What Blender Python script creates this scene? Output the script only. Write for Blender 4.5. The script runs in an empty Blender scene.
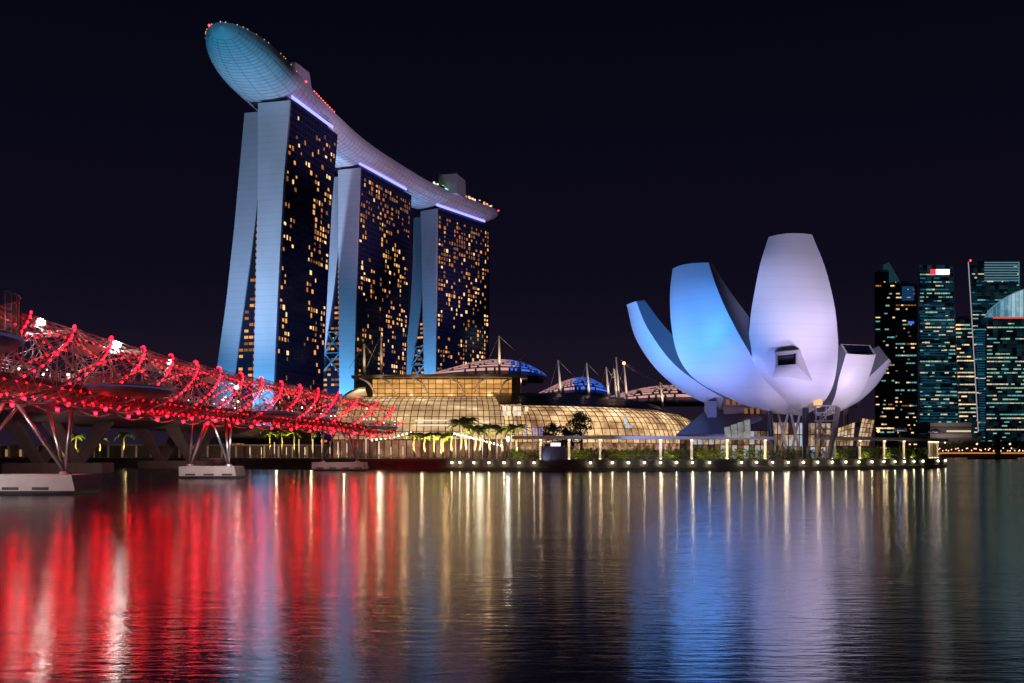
import bpy, math, random
from mathutils import Vector, Matrix, noise as mnoise

random.seed(11)
R = math.radians
SC = bpy.context.scene
COL = SC.collection
F, CX, YH, H = 1000.0, 512.0, 452.5, 4.8     # focal length in pixels, centre column, horizon row, eye height

# ------------------------------------------------------------------ camera
cam_d = bpy.data.cameras.new('camera')
cam_d.sensor_width = 36.0
cam_d.sensor_fit = 'HORIZONTAL'
cam_d.lens = 36.0 * F / 1024.0
cam_d.shift_y = (YH - 341.5) / 1024.0
cam_d.clip_start = 0.5
cam_d.clip_end = 20000
cam = bpy.data.objects.new('camera', cam_d)
cam.location = (0, 0, H)
cam.rotation_euler = (R(90), 0, 0)
COL.objects.link(cam)
SC.camera = cam

# ------------------------------------------------------------------ world, exposure
W = bpy.data.worlds.new('World')
SC.world = W
W.use_nodes = True
nt = W.node_tree
nt.nodes.clear()
out = nt.nodes.new('ShaderNodeOutputWorld')
bg = nt.nodes.new('ShaderNodeBackground')
tc = nt.nodes.new('ShaderNodeTexCoord')
sep = nt.nodes.new('ShaderNodeSeparateXYZ')
rmp = nt.nodes.new('ShaderNodeValToRGB')
sky = nt.nodes.new('ShaderNodeTexSky')
sky.sky_type = 'NISHITA'
sky.sun_disc = False
sky.sun_elevation = R(-4)
sky.sun_rotation = R(200)
mixs = nt.nodes.new('ShaderNodeMixRGB')
mixs.blend_type = 'ADD'
mixs.inputs[0].default_value = 0.004
els = rmp.color_ramp.elements
els[0].position = 0.0
els[0].color = (0.0160, 0.0095, 0.0215, 1)
els[1].position = 0.42
els[1].color = (0.0016, 0.0017, 0.0058, 1)
e = els.new(0.16)
e.color = (0.0044, 0.0035, 0.0105, 1)
nt.links.new(tc.outputs['Generated'], sep.inputs[0])
nt.links.new(sep.outputs['Z'], rmp.inputs[0])
nt.links.new(rmp.outputs[0], mixs.inputs[1])
nt.links.new(sky.outputs[0], mixs.inputs[2])
nt.links.new(mixs.outputs[0], bg.inputs[0])
bg.inputs[1].default_value = 1.0
nt.links.new(bg.outputs[0], out.inputs[0])

SC.view_settings.view_transform = 'Standard'
SC.view_settings.look = 'None'
SC.view_settings.exposure = 0.0
SC.view_settings.gamma = 1.0
SC.view_settings.use_curve_mapping = False
cy = SC.cycles
cy.max_bounces = 5
cy.diffuse_bounces = 2
cy.glossy_bounces = 3
cy.transmission_bounces = 3
cy.sample_clamp_indirect = 25
cy.sample_clamp_direct = 0
cy.use_denoising = True
cy.use_light_tree = True
cy.caustics_reflective = True
cy.caustics_refractive = False

md = bpy.data.lights.new('moon', 'SUN')
md.energy = 0.012
md.angle = R(0.5)
md.color = (0.75, 0.82, 1.0)
mo = bpy.data.objects.new('moon', md)
mo.rotation_euler = (R(40), 0, R(-25))
COL.objects.link(mo)


def spot(loc, target, power, color, deg=60, blend=0.8, radius=0.6):
    d = bpy.data.lights.new('flood_or_fill_beam', 'SPOT')
    d.energy = power
    d.color = color
    d.spot_size = R(deg)
    d.spot_blend = blend
    d.shadow_soft_size = radius
    o = bpy.data.objects.new('flood_or_fill_beam', d)
    o.location = loc
    v = Vector(target) - Vector(loc)
    o.rotation_euler = v.to_track_quat('-Z', 'Y').to_euler()
    COL.objects.link(o)
    return o


def point(loc, power, color, radius=0.3):
    d = bpy.data.lights.new('lamp_or_fill_light', 'POINT')
    d.energy = power
    d.color = color
    d.shadow_soft_size = radius
    o = bpy.data.objects.new('lamp_or_fill_light', d)
    o.location = loc
    COL.objects.link(o)
    return o


# floodlights: museum petals (blue from the left, pale lilac from the front)
spot((16, 222, 4), (46, 264, 46), 180000, (0.06, 0.33, 1.0), 52, 1.0)
spot((30, 214, 3), (53, 260, 34), 100000, (0.10, 0.36, 1.0), 40, 1.0)
spot((18, 244, 3), (46, 266, 30), 45000, (0.03, 0.25, 1.0), 70, 1.0)
spot((46, 228, 2), (64, 264, 20), 60000, (0.40, 0.38, 1.0), 50, 1.0)
spot((82, 200, 2), (76, 262, 54), 320000, (0.68, 0.60, 0.92), 36, 0.9)
spot((88, 228, 2), (82, 262, 26), 95000, (0.74, 0.62, 1.0), 46, 1.0)
spot((108, 236, 2), (97, 275, 27), 75000, (0.86, 0.70, 0.90), 48, 1.0)
spot((122, 258, 3), (101, 285, 26), 16000, (0.36, 0.38, 1.0), 55, 1.0)
spot((2, 246, 4), (37, 280, 36), 150000, (0.13, 0.40, 1.0), 46, 1.0)
spot((20, 242, 3), (50, 278, 20), 48000, (0.42, 0.42, 1.0), 46, 1.0)

# ------------------------------------------------------------------ helpers
def P(px, py, Y):
    return Vector(((px - CX) / F * Y, Y, H + (YH - py) / F * Y))


def PX(px, Y, z=0.0):
    return Vector(((px - CX) / F * Y, Y, z))


class MB:
    def __init__(s):
        s.v, s.f, s.uv, s.mi = [], [], [], []

    def face(s, pts, cell=(0, 0), mi=0):
        b = len(s.v)
        s.v += [tuple(p) for p in pts]
        s.f.append(tuple(range(b, b + len(pts))))
        s.uv.append(cell)
        s.mi.append(mi)

    def mesh(s, vs, fs, mi=0):
        b = len(s.v)
        s.v += [tuple(p) for p in vs]
        for f in fs:
            s.f.append(tuple(b + i for i in f))
            s.uv.append((0, 0))
            s.mi.append(mi)

    def box(s, c, size, rz=0.0, mi=0):
        hx, hy, hz = size[0] / 2, size[1] / 2, size[2] / 2
        ca, sa = math.cos(rz), math.sin(rz)
        vs = []
        for dz in (-hz, hz):
            for dx, dy in ((-hx, -hy), (hx, -hy), (hx, hy), (-hx, hy)):
                vs.append((c[0] + dx * ca - dy * sa, c[1] + dx * sa + dy * ca, c[2] + dz))
        s.mesh(vs, [(3, 2, 1, 0), (4, 5, 6, 7), (0, 1, 5, 4), (1, 2, 6, 5), (2, 3, 7, 6), (3, 0, 4, 7)], mi)

    def tube(s, pts, r, n=6, cap=True, mi=0):
        pts = [Vector(p) for p in pts]
        rs = r if isinstance(r, (list, tuple)) else [r] * len(pts)
        vs, fs = [], []
        up = None
        for i, p in enumerate(pts):
            t = pts[min(i + 1, len(pts) - 1)] - pts[max(i - 1, 0)]
            if t.length < 1e-9:
                t = Vector((0, 0, 1))
            t.normalize()
            if up is None:
                up = Vector((0, 0, 1)) if abs(t.z) < 0.9 else Vector((1, 0, 0))
            a = t.cross(up)
            if a.length < 1e-6:
                a = t.cross(Vector((0, 1, 0)))
            a.normalize()
            b = a.cross(t).normalized()
            up = b
            for k in range(n):
                th = 2 * math.pi * k / n
                vs.append(p + (a * math.cos(th) + b * math.sin(th)) * rs[i])
        for i in range(len(pts) - 1):
            for k in range(n):
                k2 = (k + 1) % n
                fs.append((i * n + k, i * n + k2, (i + 1) * n + k2, (i + 1) * n + k))
        if cap:
            fs.append(tuple(range(n - 1, -1, -1)))
            fs.append(tuple((len(pts) - 1) * n + k for k in range(n)))
        s.mesh(vs, fs, mi)

    def bead(s, p, r):
        x, y, z = p
        vs = [(x + r, y, z), (x - r, y, z), (x, y + r, z), (x, y - r, z), (x, y, z + r), (x, y, z - r)]
        s.mesh(vs, [(0, 2, 4), (2, 1, 4), (1, 3, 4), (3, 0, 4), (2, 0, 5), (1, 2, 5), (3, 1, 5), (0, 3, 5)])

    def ball(s, p, r, nu=10, nv=6, sz=1.0):
        rows = []
        for j in range(nv + 1):
            ph = math.pi * j / nv
            rr = max(r * math.sin(ph), r * 0.02)
            rows.append([(p[0] + rr * math.cos(2 * math.pi * k / nu), p[1] + rr * math.sin(2 * math.pi * k / nu),
                          p[2] - r * sz * math.cos(ph)) for k in range(nu)])
        s.loft(rows, closed=True)

    def loft(s, rows, closed=False, mi=0, shared=True, cells=False):
        n = len(rows[0])
        m = n if closed else n - 1
        if cells:
            for i in range(len(rows) - 1):
                for k in range(m):
                    k2 = (k + 1) % n
                    s.face([rows[i][k], rows[i][k2], rows[i + 1][k2], rows[i + 1][k]], (i + 0.5, k + 0.5), mi)
            return
        vs = [p for r_ in rows for p in r_]
        fs = []
        for i in range(len(rows) - 1):
            for k in range(m):
                k2 = (k + 1) % n
                fs.append((i * n + k, i * n + k2, (i + 1) * n + k2, (i + 1) * n + k))
        s.mesh(vs, fs, mi)

    def build(s, name, mat, parent=None, smooth=False, kind=None, label=None, origin=None):
        me = bpy.data.meshes.new(name)
        off = Vector(origin) if origin is not None else Vector((0, 0, 0))
        me.from_pydata([Vector(p) - off for p in s.v], [], s.f)
        mats = mat if isinstance(mat, (list, tuple)) else [mat]
        for m in mats:
            me.materials.append(m)
        if any(s.mi):
            for p, i in zip(me.polygons, s.mi):
                p.material_index = i
        if any(c != (0, 0) for c in s.uv):
            uvl = me.uv_layers.new(name='cell')
            for p, c in zip(me.polygons, s.uv):
                for li in p.loop_indices:
                    uvl.data[li].uv = c
        if smooth:
            for p in me.polygons:
                p.use_smooth = True
        me.update()
        o = bpy.data.objects.new(name, me)
        COL.objects.link(o)
        o.location = off
        if parent is not None:
            o.parent = parent
            o.location = off - world_loc(parent)
        if kind:
            o['kind'] = kind
        if label:
            o['label'] = label
        return o


def world_loc(o):
    v = Vector((0, 0, 0))
    while o is not None:
        v = v + o.location
        o = o.parent
    return v


def tag(o, label, cat, group=None, kind=None):
    o['label'] = label
    o['category'] = cat
    if group:
        o['group'] = group
    if kind:
        o['kind'] = kind
    return o


def thing(name, label, cat, loc=(0, 0, 0), group=None):
    o = bpy.data.objects.new(name, None)
    o.empty_display_size = 0.5
    o.location = loc
    COL.objects.link(o)
    return tag(o, label, cat, group)


def dup(root, loc, rz=0.0, scale=None, label=None, group=None):
    c = root.copy()
    COL.objects.link(c)
    c.location = loc
    c.rotation_euler = (0, 0, rz)
    if scale:
        c.scale = scale
    if label:
        c['label'] = label
    if group:
        c['group'] = group
    for ch in list(root.children):
        d = ch.copy()
        COL.objects.link(d)
        d.parent = c
        for g in list(ch.children):
            e_ = g.copy()
            COL.objects.link(e_)
            e_.parent = d
    return c


def catmull(pts, n):
    pts = [Vector(p) for p in pts]
    res = []
    m = len(pts) - 1
    for i in range(n + 1):
        t = i / n * m
        k = min(int(t), m - 1)
        f = t - k
        p0 = pts[k - 1] if k > 0 else pts[0] * 2 - pts[1]
        p1, p2 = pts[k], pts[k + 1]
        p3 = pts[k + 2] if k + 2 <= m else pts[m] * 2 - pts[m - 1]
        res.append(0.5 * ((2 * p1) + (p2 - p0) * f + (2 * p0 - 5 * p1 + 4 * p2 - p3) * f * f
                          + (3 * p1 - p0 - 3 * p2 + p3) * f ** 3))
    return res


def interp(tab, x):
    """piecewise linear table [(x, v), ...]"""
    if x <= tab[0][0]:
        return tab[0][1]
    for (a, va), (b, vb) in zip(tab, tab[1:]):
        if x <= b:
            return va + (vb - va) * (x - a) / (b - a)
    return tab[-1][1]


# ------------------------------------------------------------------ materials
def mat(name, base=(0.5, 0.5, 0.5), rough=0.5, metal=0.0, spec=0.5, var=0.0, vscale=0.3, bump=0.0, bscale=5.0):
    m = bpy.data.materials.new(name)
    m.use_nodes = True
    t = m.node_tree
    b = t.nodes['Principled BSDF']
    b.inputs['Base Color'].default_value = (*base, 1)
    b.inputs['Roughness'].default_value = rough
    b.inputs['Metallic'].default_value = metal
    b.inputs['Specular IOR Level'].default_value = spec
    if var > 0 or bump > 0:
        co = t.nodes.new('ShaderNodeTexCoord')
    if var > 0:
        n = t.nodes.new('ShaderNodeTexNoise')
        n.inputs['Scale'].default_value = vscale
        n.inputs['Detail'].default_value = 6
        t.links.new(co.outputs['Object'], n.inputs['Vector'])
        mx = t.nodes.new('ShaderNodeMixRGB')
        lo = tuple(max(0, c * (1 - var)) for c in base)
        hi = tuple(min(1, c * (1 + var)) for c in base)
        mx.inputs[1].default_value = (*lo, 1)
        mx.inputs[2].default_value = (*hi, 1)
        t.links.new(n.outputs[0], mx.inputs[0])
        t.links.new(mx.outputs[0], b.inputs['Base Color'])
    if bump > 0:
        n2 = t.nodes.new('ShaderNodeTexNoise')
        n2.inputs['Scale'].default_value = bscale
        t.links.new(co.outputs['Object'], n2.inputs['Vector'])
        bp = t.nodes.new('ShaderNodeBump')
        bp.inputs['Strength'].default_value = bump
        t.links.new(n2.outputs[0], bp.inputs['Height'])
        t.links.new(bp.outputs[0], b.inputs['Normal'])
    return m


def emat(name, color, strength, sample=True):
    m = bpy.data.materials.new(name)
    m.use_nodes = True
    t = m.node_tree
    t.nodes.clear()
    o = t.nodes.new('ShaderNodeOutputMaterial')
    e_ = t.nodes.new('ShaderNodeEmission')
    e_.inputs[0].default_value = (*color, 1)
    e_.inputs[1].default_value = strength
    t.links.new(e_.outputs[0], o.inputs[0])
    if not sample:
        m.cycles.emission_sampling = 'NONE'
    return m


def panel_mat(name, base, rough, sx, sz, line=0.75, axis='z', metal=0.0, vr=1.0):
    """painted cladding with faint joints every sz metres in height"""
    m = mat(name, base, rough, metal)
    t = m.node_tree
    b = t.nodes['Principled BSDF']
    co = t.nodes.new('ShaderNodeTexCoord')
    sp = t.nodes.new('ShaderNodeSeparateXYZ')
    t.links.new(co.outputs['Object'], sp.inputs[0])
    fr = t.nodes.new('ShaderNodeMath')
    fr.operation = 'MULTIPLY'
    fr.inputs[1].default_value = 1.0 / sz
    t.links.new(sp.outputs['Z'], fr.inputs[0])
    f2 = t.nodes.new('ShaderNodeMath')
    f2.operation = 'FRACT'
    t.links.new(fr.outputs[0], f2.inputs[0])
    gt = t.nodes.new('ShaderNodeMath')
    gt.operation = 'GREATER_THAN'
    gt.inputs[1].default_value = 0.88
    t.links.new(f2.outputs[0], gt.inputs[0])
    n = t.nodes.new('ShaderNodeTexNoise')
    n.inputs['Scale'].default_value = 0.12
    n.inputs['Detail'].default_value = 8
    mp = t.nodes.new('ShaderNodeMapping')
    mp.inputs['Scale'].default_value = (1, 1, 0.5)
    t.links.new(co.outputs['Object'], mp.inputs[0])
    t.links.new(mp.outputs[0], n.inputs['Vector'])
    m1 = t.nodes.new('ShaderNodeMixRGB')
    m1.inputs[1].default_value = (*[c * (1 - 0.18 * vr) for c in base], 1)
    m1.inputs[2].default_value = (*[min(1, c * (1 + 0.12 * vr)) for c in base], 1)
    t.links.new(n.outputs[0], m1.inputs[0])
    m2 = t.nodes.new('ShaderNodeMixRGB')
    m2.blend_type = 'MULTIPLY'
    m2.inputs[2].default_value = (line, line, line, 1)
    t.links.new(gt.outputs[0], m2.inputs[0])
    t.links.new(m1.outputs[0], m2.inputs[1])
    t.links.new(m2.outputs[0], b.inputs['Base Color'])
    return m


def panels_by_cell(name, base, rough, amount):
    m = mat(name, base, rough)
    t = m.node_tree
    b = t.nodes['Principled BSDF']
    co = t.nodes.new('ShaderNodeTexCoord')
    wn = t.nodes.new('ShaderNodeTexWhiteNoise')
    t.links.new(co.outputs['UV'], wn.inputs['Vector'])
    n = t.nodes.new('ShaderNodeTexNoise')
    n.inputs['Scale'].default_value = 0.12
    n.inputs['Detail'].default_value = 4
    t.links.new(co.outputs['Object'], n.inputs['Vector'])
    ad = t.nodes.new('ShaderNodeMath')
    ad.operation = 'MULTIPLY'
    t.links.new(wn.outputs[0], ad.inputs[0])
    t.links.new(n.outputs[0], ad.inputs[1])
    mx = t.nodes.new('ShaderNodeMixRGB')
    mx.inputs[1].default_value = (*[c * (1 + amount) for c in base], 1)
    mx.inputs[2].default_value = (*[c * (1 - 2.2 * amount) for c in base], 1)
    t.links.new(ad.outputs[0], mx.inputs[0])
    t.links.new(mx.outputs[0], b.inputs['Base Color'])
    mr = t.nodes.new('ShaderNodeMapRange')
    mr.inputs['To Min'].default_value = rough - 0.12
    mr.inputs['To Max'].default_value = rough + 0.15
    t.links.new(wn.outputs[0], mr.inputs[0])
    t.links.new(mr.outputs[0], b.inputs['Roughness'])
    return m


def lit_glass(name, stops, strength, scale=0.06, cellw=0.35, stretch=(1, 1, 1)):
    """glazing with a lit interior behind it: blotches of brighter and darker rooms, a different value per pane"""
    m = bpy.data.materials.new(name)
    m.use_nodes = True
    t = m.node_tree
    b = t.nodes['Principled BSDF']
    b.inputs['Base Color'].default_value = (0.02, 0.02, 0.02, 1)
    b.inputs['Roughness'].default_value = 0.15
    co = t.nodes.new('ShaderNodeTexCoord')
    mp = t.nodes.new('ShaderNodeMapping')
    mp.inputs['Scale'].default_value = stretch
    t.links.new(co.outputs['Object'], mp.inputs[0])
    n = t.nodes.new('ShaderNodeTexNoise')
    n.inputs['Scale'].default_value = scale
    n.inputs['Detail'].default_value = 8
    n.inputs['Roughness'].default_value = 0.72
    t.links.new(mp.outputs[0], n.inputs['Vector'])
    wn = t.nodes.new('ShaderNodeTexWhiteNoise')
    wn.noise_dimensions = '3D'
    t.links.new(co.outputs['UV'], wn.inputs['Vector'])
    a = t.nodes.new('ShaderNodeMath')
    a.operation = 'MULTIPLY_ADD'
    a.inputs[1].default_value = cellw
    t.links.new(wn.outputs[0], a.inputs[0])
    t.links.new(n.outputs[0], a.inputs[2])
    su = t.nodes.new('ShaderNodeMath')
    su.operation = 'SUBTRACT'
    su.inputs[1].default_value = cellw / 2
    t.links.new(a.outputs[0], su.inputs[0])
    cr = t.nodes.new('ShaderNodeValToRGB')
    el = cr.color_ramp.elements
    el[0].position, el[0].color = stops[0][0], (*stops[0][1], 1)
    el[1].position, el[1].color = stops[-1][0], (*stops[-1][1], 1)
    for p_, c_ in stops[1:-1]:
        q = el.new(p_)
        q.color = (*c_, 1)
    t.links.new(su.outputs[0], cr.inputs[0])
    t.links.new(cr.outputs[0], b.inputs['Emission Color'])
    b.inputs['Emission Strength'].default_value = strength
    m.cycles.emission_sampling = 'NONE'
    return m


M = {}
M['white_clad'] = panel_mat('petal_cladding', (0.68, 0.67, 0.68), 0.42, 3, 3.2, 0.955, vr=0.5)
M['clad_shaded'] = mat('petal_side_shaded', (0.20, 0.215, 0.25), 0.45, var=0.08, vscale=0.1)  # same white as the petals; the unlit look is put into this colour
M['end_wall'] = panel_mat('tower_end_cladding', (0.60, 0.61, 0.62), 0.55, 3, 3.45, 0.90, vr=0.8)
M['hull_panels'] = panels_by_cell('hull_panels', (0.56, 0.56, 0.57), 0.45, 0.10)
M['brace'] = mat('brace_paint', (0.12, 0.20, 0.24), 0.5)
M['end_wall_shaded'] = panel_mat('east_end_shaded', (0.40, 0.42, 0.45), 0.55, 3, 3.45, 0.90, vr=0.8)  # same end cladding, darker: the east slab's weaker light put into the colour
M['hull'] = panel_mat('sky_deck_cladding', (0.56, 0.56, 0.57), 0.42, 2, 0.8, 0.90)
M['dark'] = mat('dark_metal', (0.03, 0.03, 0.035), 0.5)
M['glass_dark'] = mat('dark_glazing', (0.010, 0.014, 0.030), 0.3, spec=0.6)
M['steel'] = mat('brushed_steel', (0.45, 0.44, 0.45), 0.32, 0.85, var=0.15, vscale=2)
M['steel_dull'] = mat('painted_steel', (0.30, 0.28, 0.29), 0.45, 0.3, var=0.15, vscale=1)
M['rod'] = mat('pale_rod', (0.55, 0.52, 0.52), 0.4, 0.2)
M['concrete'] = mat('concrete', (0.36, 0.34, 0.33), 0.85, var=0.25, vscale=0.5, bump=0.15)
M['pergola_slab'] = mat('pergola_slab', (0.55, 0.53, 0.50), 0.7, var=0.1)
M['concrete_dark'] = mat('weathered_concrete', (0.16, 0.145, 0.14), 0.85, var=0.35, vscale=0.4, bump=0.15)
M['stone_wall'] = mat('sea_wall_stone', (0.11, 0.095, 0.09), 0.85, var=0.45, vscale=0.6, bump=0.4, bscale=3)
M['paving'] = mat('granite_paving', (0.20, 0.18, 0.165), 0.7, var=0.25, vscale=0.8)
M['land'] = mat('far_ground', (0.035, 0.035, 0.03), 0.9, var=0.4, vscale=0.02)
M['leaf'] = mat('leaves', (0.060, 0.105, 0.018), 0.6, var=0.5, vscale=0.9)
M['leaf_dark'] = mat('dark_leaves', (0.030, 0.042, 0.018), 0.65, var=0.5, vscale=0.9)
M['palm_leaf'] = mat('palm_fronds', (0.11, 0.16, 0.03), 0.5, var=0.4, vscale=0.8)
M['bark'] = mat('bark', (0.13, 0.10, 0.075), 0.9, var=0.3, vscale=3, bump=0.3)
M['palm_bark'] = mat('palm_bark', (0.27, 0.23, 0.18), 0.85, var=0.25, vscale=4, bump=0.3)
M['roof'] = mat('zinc_roof', (0.11, 0.115, 0.14), 0.35, 0.6, var=0.15, vscale=0.15)
M['white_paint'] = mat('white_paint', (0.75, 0.73, 0.70), 0.5)
M['deck_board'] = mat('bridge_deck', (0.12, 0.10, 0.10), 0.7, var=0.2)
M['copper'] = mat('bronze_panels', (0.23, 0.13, 0.085), 0.5, 0.2, var=0.3, vscale=0.4)
M['clear_glass'] = mat('balustrade_glass', (0.30, 0.26, 0.25), 0.2)
M['clear_glass'].node_tree.nodes['Principled BSDF'].inputs['Alpha'].default_value = 0.22
M['led_red'] = emat('red_led', (1.0, 0.0015, 0.0062), 66)
M['led_red_dim'] = emat('red_led_small', (1.0, 0.0015, 0.007), 26)
M['lamp_white'] = emat('white_lamp', (1.0, 0.93, 0.82), 90)
M['flood_white'] = emat('white_flood', (1.0, 0.96, 0.90), 130)
M['wall_lamp'] = emat('wall_lamp', (1.0, 0.90, 0.55), 45)
M['led_violet'] = emat('violet_led', (0.23, 0.24, 1.0), 2.6)
M['lamp_warm'] = emat('warm_strip', (1.0, 0.62, 0.28), 3.2)
M['lamp_warm_soft'] = emat('warm_strip_soft', (1.0, 0.55, 0.24), 1.1)
M['door_glow'] = emat('door_glow', (1.0, 0.45, 0.18), 0.35, False)
M['lamp_red'] = emat('red_lamp', (1.0, 0.03, 0.04), 9)
M['lamp_amber'] = emat('amber_lamp', (1.0, 0.35, 0.10), 9)
M['lamp_blue'] = emat('blue_lamp', (0.05, 0.16, 1.0), 2.0)
M['win_gold'] = emat('lit_window_gold', (1.0, 0.43, 0.12), 1.0, False)
M['win_orange'] = emat('lit_window_orange', (1.0, 0.33, 0.08), 0.50, False)
M['win_pale'] = emat('lit_window_pale', (1.0, 0.60, 0.27), 1.5, False)
M['win_dim'] = emat('lit_window_dim', (0.62, 0.26, 0.10), 0.38, False)
def tower_skin():
    m = bpy.data.materials.new('office_glazing')
    m.use_nodes = True
    t = m.node_tree
    b = t.nodes['Principled BSDF']
    b.inputs['Base Color'].default_value = (0.012, 0.018, 0.030, 1)
    b.inputs['Roughness'].default_value = 0.2
    co = t.nodes.new('ShaderNodeTexCoord')
    mp = t.nodes.new('ShaderNodeMapping')
    mp.inputs['Scale'].default_value = (1 / 5.0, 0.0, 1 / 4.1)
    t.links.new(co.outputs['Object'], mp.inputs[0])
    fl = t.nodes.new('ShaderNodeVectorMath')
    fl.operation = 'FLOOR'
    t.links.new(mp.outputs[0], fl.inputs[0])
    wn = t.nodes.new('ShaderNodeTexWhiteNoise')
    t.links.new(fl.outputs[0], wn.inputs['Vector'])
    ns = t.nodes.new('ShaderNodeTexNoise')
    ns.inputs['Scale'].default_value = 0.035
    t.links.new(co.outputs['Object'], ns.inputs['Vector'])
    mu_ = t.nodes.new('ShaderNodeMath')
    mu_.operation = 'MULTIPLY'
    t.links.new(wn.outputs[0], mu_.inputs[0])
    t.links.new(ns.outputs[0], mu_.inputs[1])
    cr = t.nodes.new('ShaderNodeValToRGB')
    el = cr.color_ramp.elements
    el[0].position, el[0].color = 0.12, (0.0015, 0.004, 0.009, 1)
    el[1].position, el[1].color = 0.62, (0.02, 0.085, 0.11, 1)
    t.links.new(mu_.outputs[0], cr.inputs[0])
    t.links.new(cr.outputs[0], b.inputs['Emission Color'])
    b.inputs['Emission Strength'].default_value = 0.34
    m.cycles.emission_sampling = 'NONE'
    return m


M['office'] = tower_skin()
M['win_teal'] = emat('lit_window_teal', (0.25, 0.75, 0.72), 0.55, False)
M['win_cyan_dim'] = emat('lit_window_blue', (0.02, 0.20, 0.32), 0.55, False)
M['win_cream'] = emat('lit_window_cream', (1.0, 0.80, 0.50), 0.75, False)
M['win_green'] = emat('lit_window_green', (0.50, 0.85, 0.62), 0.6, False)
M['crown_cyan'] = emat('lit_crown', (0.25, 0.62, 0.80), 0.5, False)
M['sign_red'] = emat('sign_red', (1.0, 0.02, 0.03), 2.5, False)
M['sign_white'] = emat('sign_white', (1.0, 0.95, 0.95), 2.2, False)
M['led_pink'] = emat('pink_louvre_light', (0.95, 0.50, 0.46), 0.75, False)
M['led_cobalt'] = emat('blue_louvre_light', (0.07, 0.20, 1.0), 0.85, False)

# ------------------------------------------------------------------ setting: water, ground
def water_mat():
    m = bpy.data.materials.new('bay_water')
    m.use_nodes = True
    t = m.node_tree
    b = t.nodes['Principled BSDF']
    b.inputs['Base Color'].default_value = (0.003, 0.004, 0.008, 1)
    b.inputs['IOR'].default_value = 3.4
    b.inputs['Specular IOR Level'].default_value = 0.95
    co = t.nodes.new('ShaderNodeTexCoord')

    def nz(scale, detail, sx, sy):
        mp = t.nodes.new('ShaderNodeMapping')
        mp.inputs['Scale'].default_value = (sx, sy, 1)
        t.links.new(co.outputs['Object'], mp.inputs[0])
        n = t.nodes.new('ShaderNodeTexNoise')
        n.inputs['Scale'].default_value = scale
        n.inputs['Detail'].default_value = detail
        n.inputs['Roughness'].default_value = 0.55
        t.links.new(mp.outputs[0], n.inputs['Vector'])
        return n
    n1 = nz(1.0, 4, 0.8, 2.6)
    n2 = nz(1.0, 2, 0.10, 0.28)
    n3 = nz(1.0, 3, 0.012, 0.035)
    b1 = t.nodes.new('ShaderNodeBump')
    b1.inputs['Strength'].default_value = 0.10
    b1.inputs['Distance'].default_value = 0.22
    t.links.new(n1.outputs[0], b1.inputs['Height'])
    b2 = t.nodes.new('ShaderNodeBump')
    b2.inputs['Strength'].default_value = 0.06
    b2.inputs['Distance'].default_value = 0.5
    t.links.new(n2.outputs[0], b2.inputs['Height'])
    t.links.new(b1.outputs[0], b2.inputs['Normal'])
    t.links.new(b2.outputs[0], b.inputs['Normal'])
    mr = t.nodes.new('ShaderNodeMapRange')
    mr.inputs['From Min'].default_value = 0.3
    mr.inputs['From Max'].default_value = 0.7
    mr.inputs['To Min'].default_value = 0.10
    mr.inputs['To Max'].default_value = 0.17
    t.links.new(n3.outputs[0], mr.inputs[0])
    t.links.new(mr.outputs[0], b.inputs['Roughness'])
    return m


mb = MB()
mb.face([(-4000, -60, 0), (4000, -60, 0), (4000, 9000, 0), (-4000, 9000, 0)])
o = mb.build('water', water_mat())
o['kind'] = 'structure'

# line of the promenade's edge (world x, y)
EDGE = [(-900, 420), (-400, 385), (-150, 335), (-95, 318), (-62, 300), (-40, 282), (-17, 267), (5, 261), (28, 261), (52, 267),
        (75, 273), (97, 283), (116, 296), (131, 312), (141, 326)]
EDGE_SM = [Vector((p.x, p.y, 0)) for p in catmull([(x, y, 0) for x, y in EDGE[1:]], 90)]
EDGE_SM = [Vector((-900, 420, 0))] + EDGE_SM
BACK = [Vector((149, 352, 0)), Vector((200, 480, 0)), Vector((296, 720, 0)), Vector((408, 985, 0)), Vector((2600, 985, 0)),
        Vector((2600, 8500, 0)), Vector((-3500, 8500, 0)), Vector((-3500, 420, 0))]
GZ = 3.0
mb = MB()
front = EDGE_SM + BACK[:4]
rows = [[Vector((p.x, p.y, GZ)), Vector((p.x, 985.0, GZ))] for p in front[:-1]]
mb.loft(rows)
mb.face([(rows[-1][0].x, rows[-1][0].y, GZ), (408, 985, GZ), (rows[-1][1].x, 985, GZ)])
mb.face([(-3500, 420, GZ), (-900, 420, GZ), (-900, 985, GZ), (-3500, 985, GZ)])
mb.face([(-3500, 985, GZ), (2600, 985, GZ), (2600, 8500, GZ), (-3500, 8500, GZ)])
o = mb.build('ground', M['paving'])
o['kind'] = 'structure'


def edge_at_px(px):
    """point of the promenade's edge on the column px"""
    k = (px - CX) / F
    for a, b in zip(EDGE_SM, EDGE_SM[1:]):
        fa, fb = a.x - k * a.y, b.x - k * b.y
        if fa <= 0 <= fb:
            s_ = fa / (fa - fb) if fa != fb else 0
            return a.lerp(b, s_)
    return EDGE_SM[-1].copy()


def inland(px, d):
    """point d metres behind the promenade's edge on the column px"""
    p = edge_at_px(px)
    Y = p.y + d
    return Vector(((px - CX) / F * Y, Y, GZ))


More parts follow.
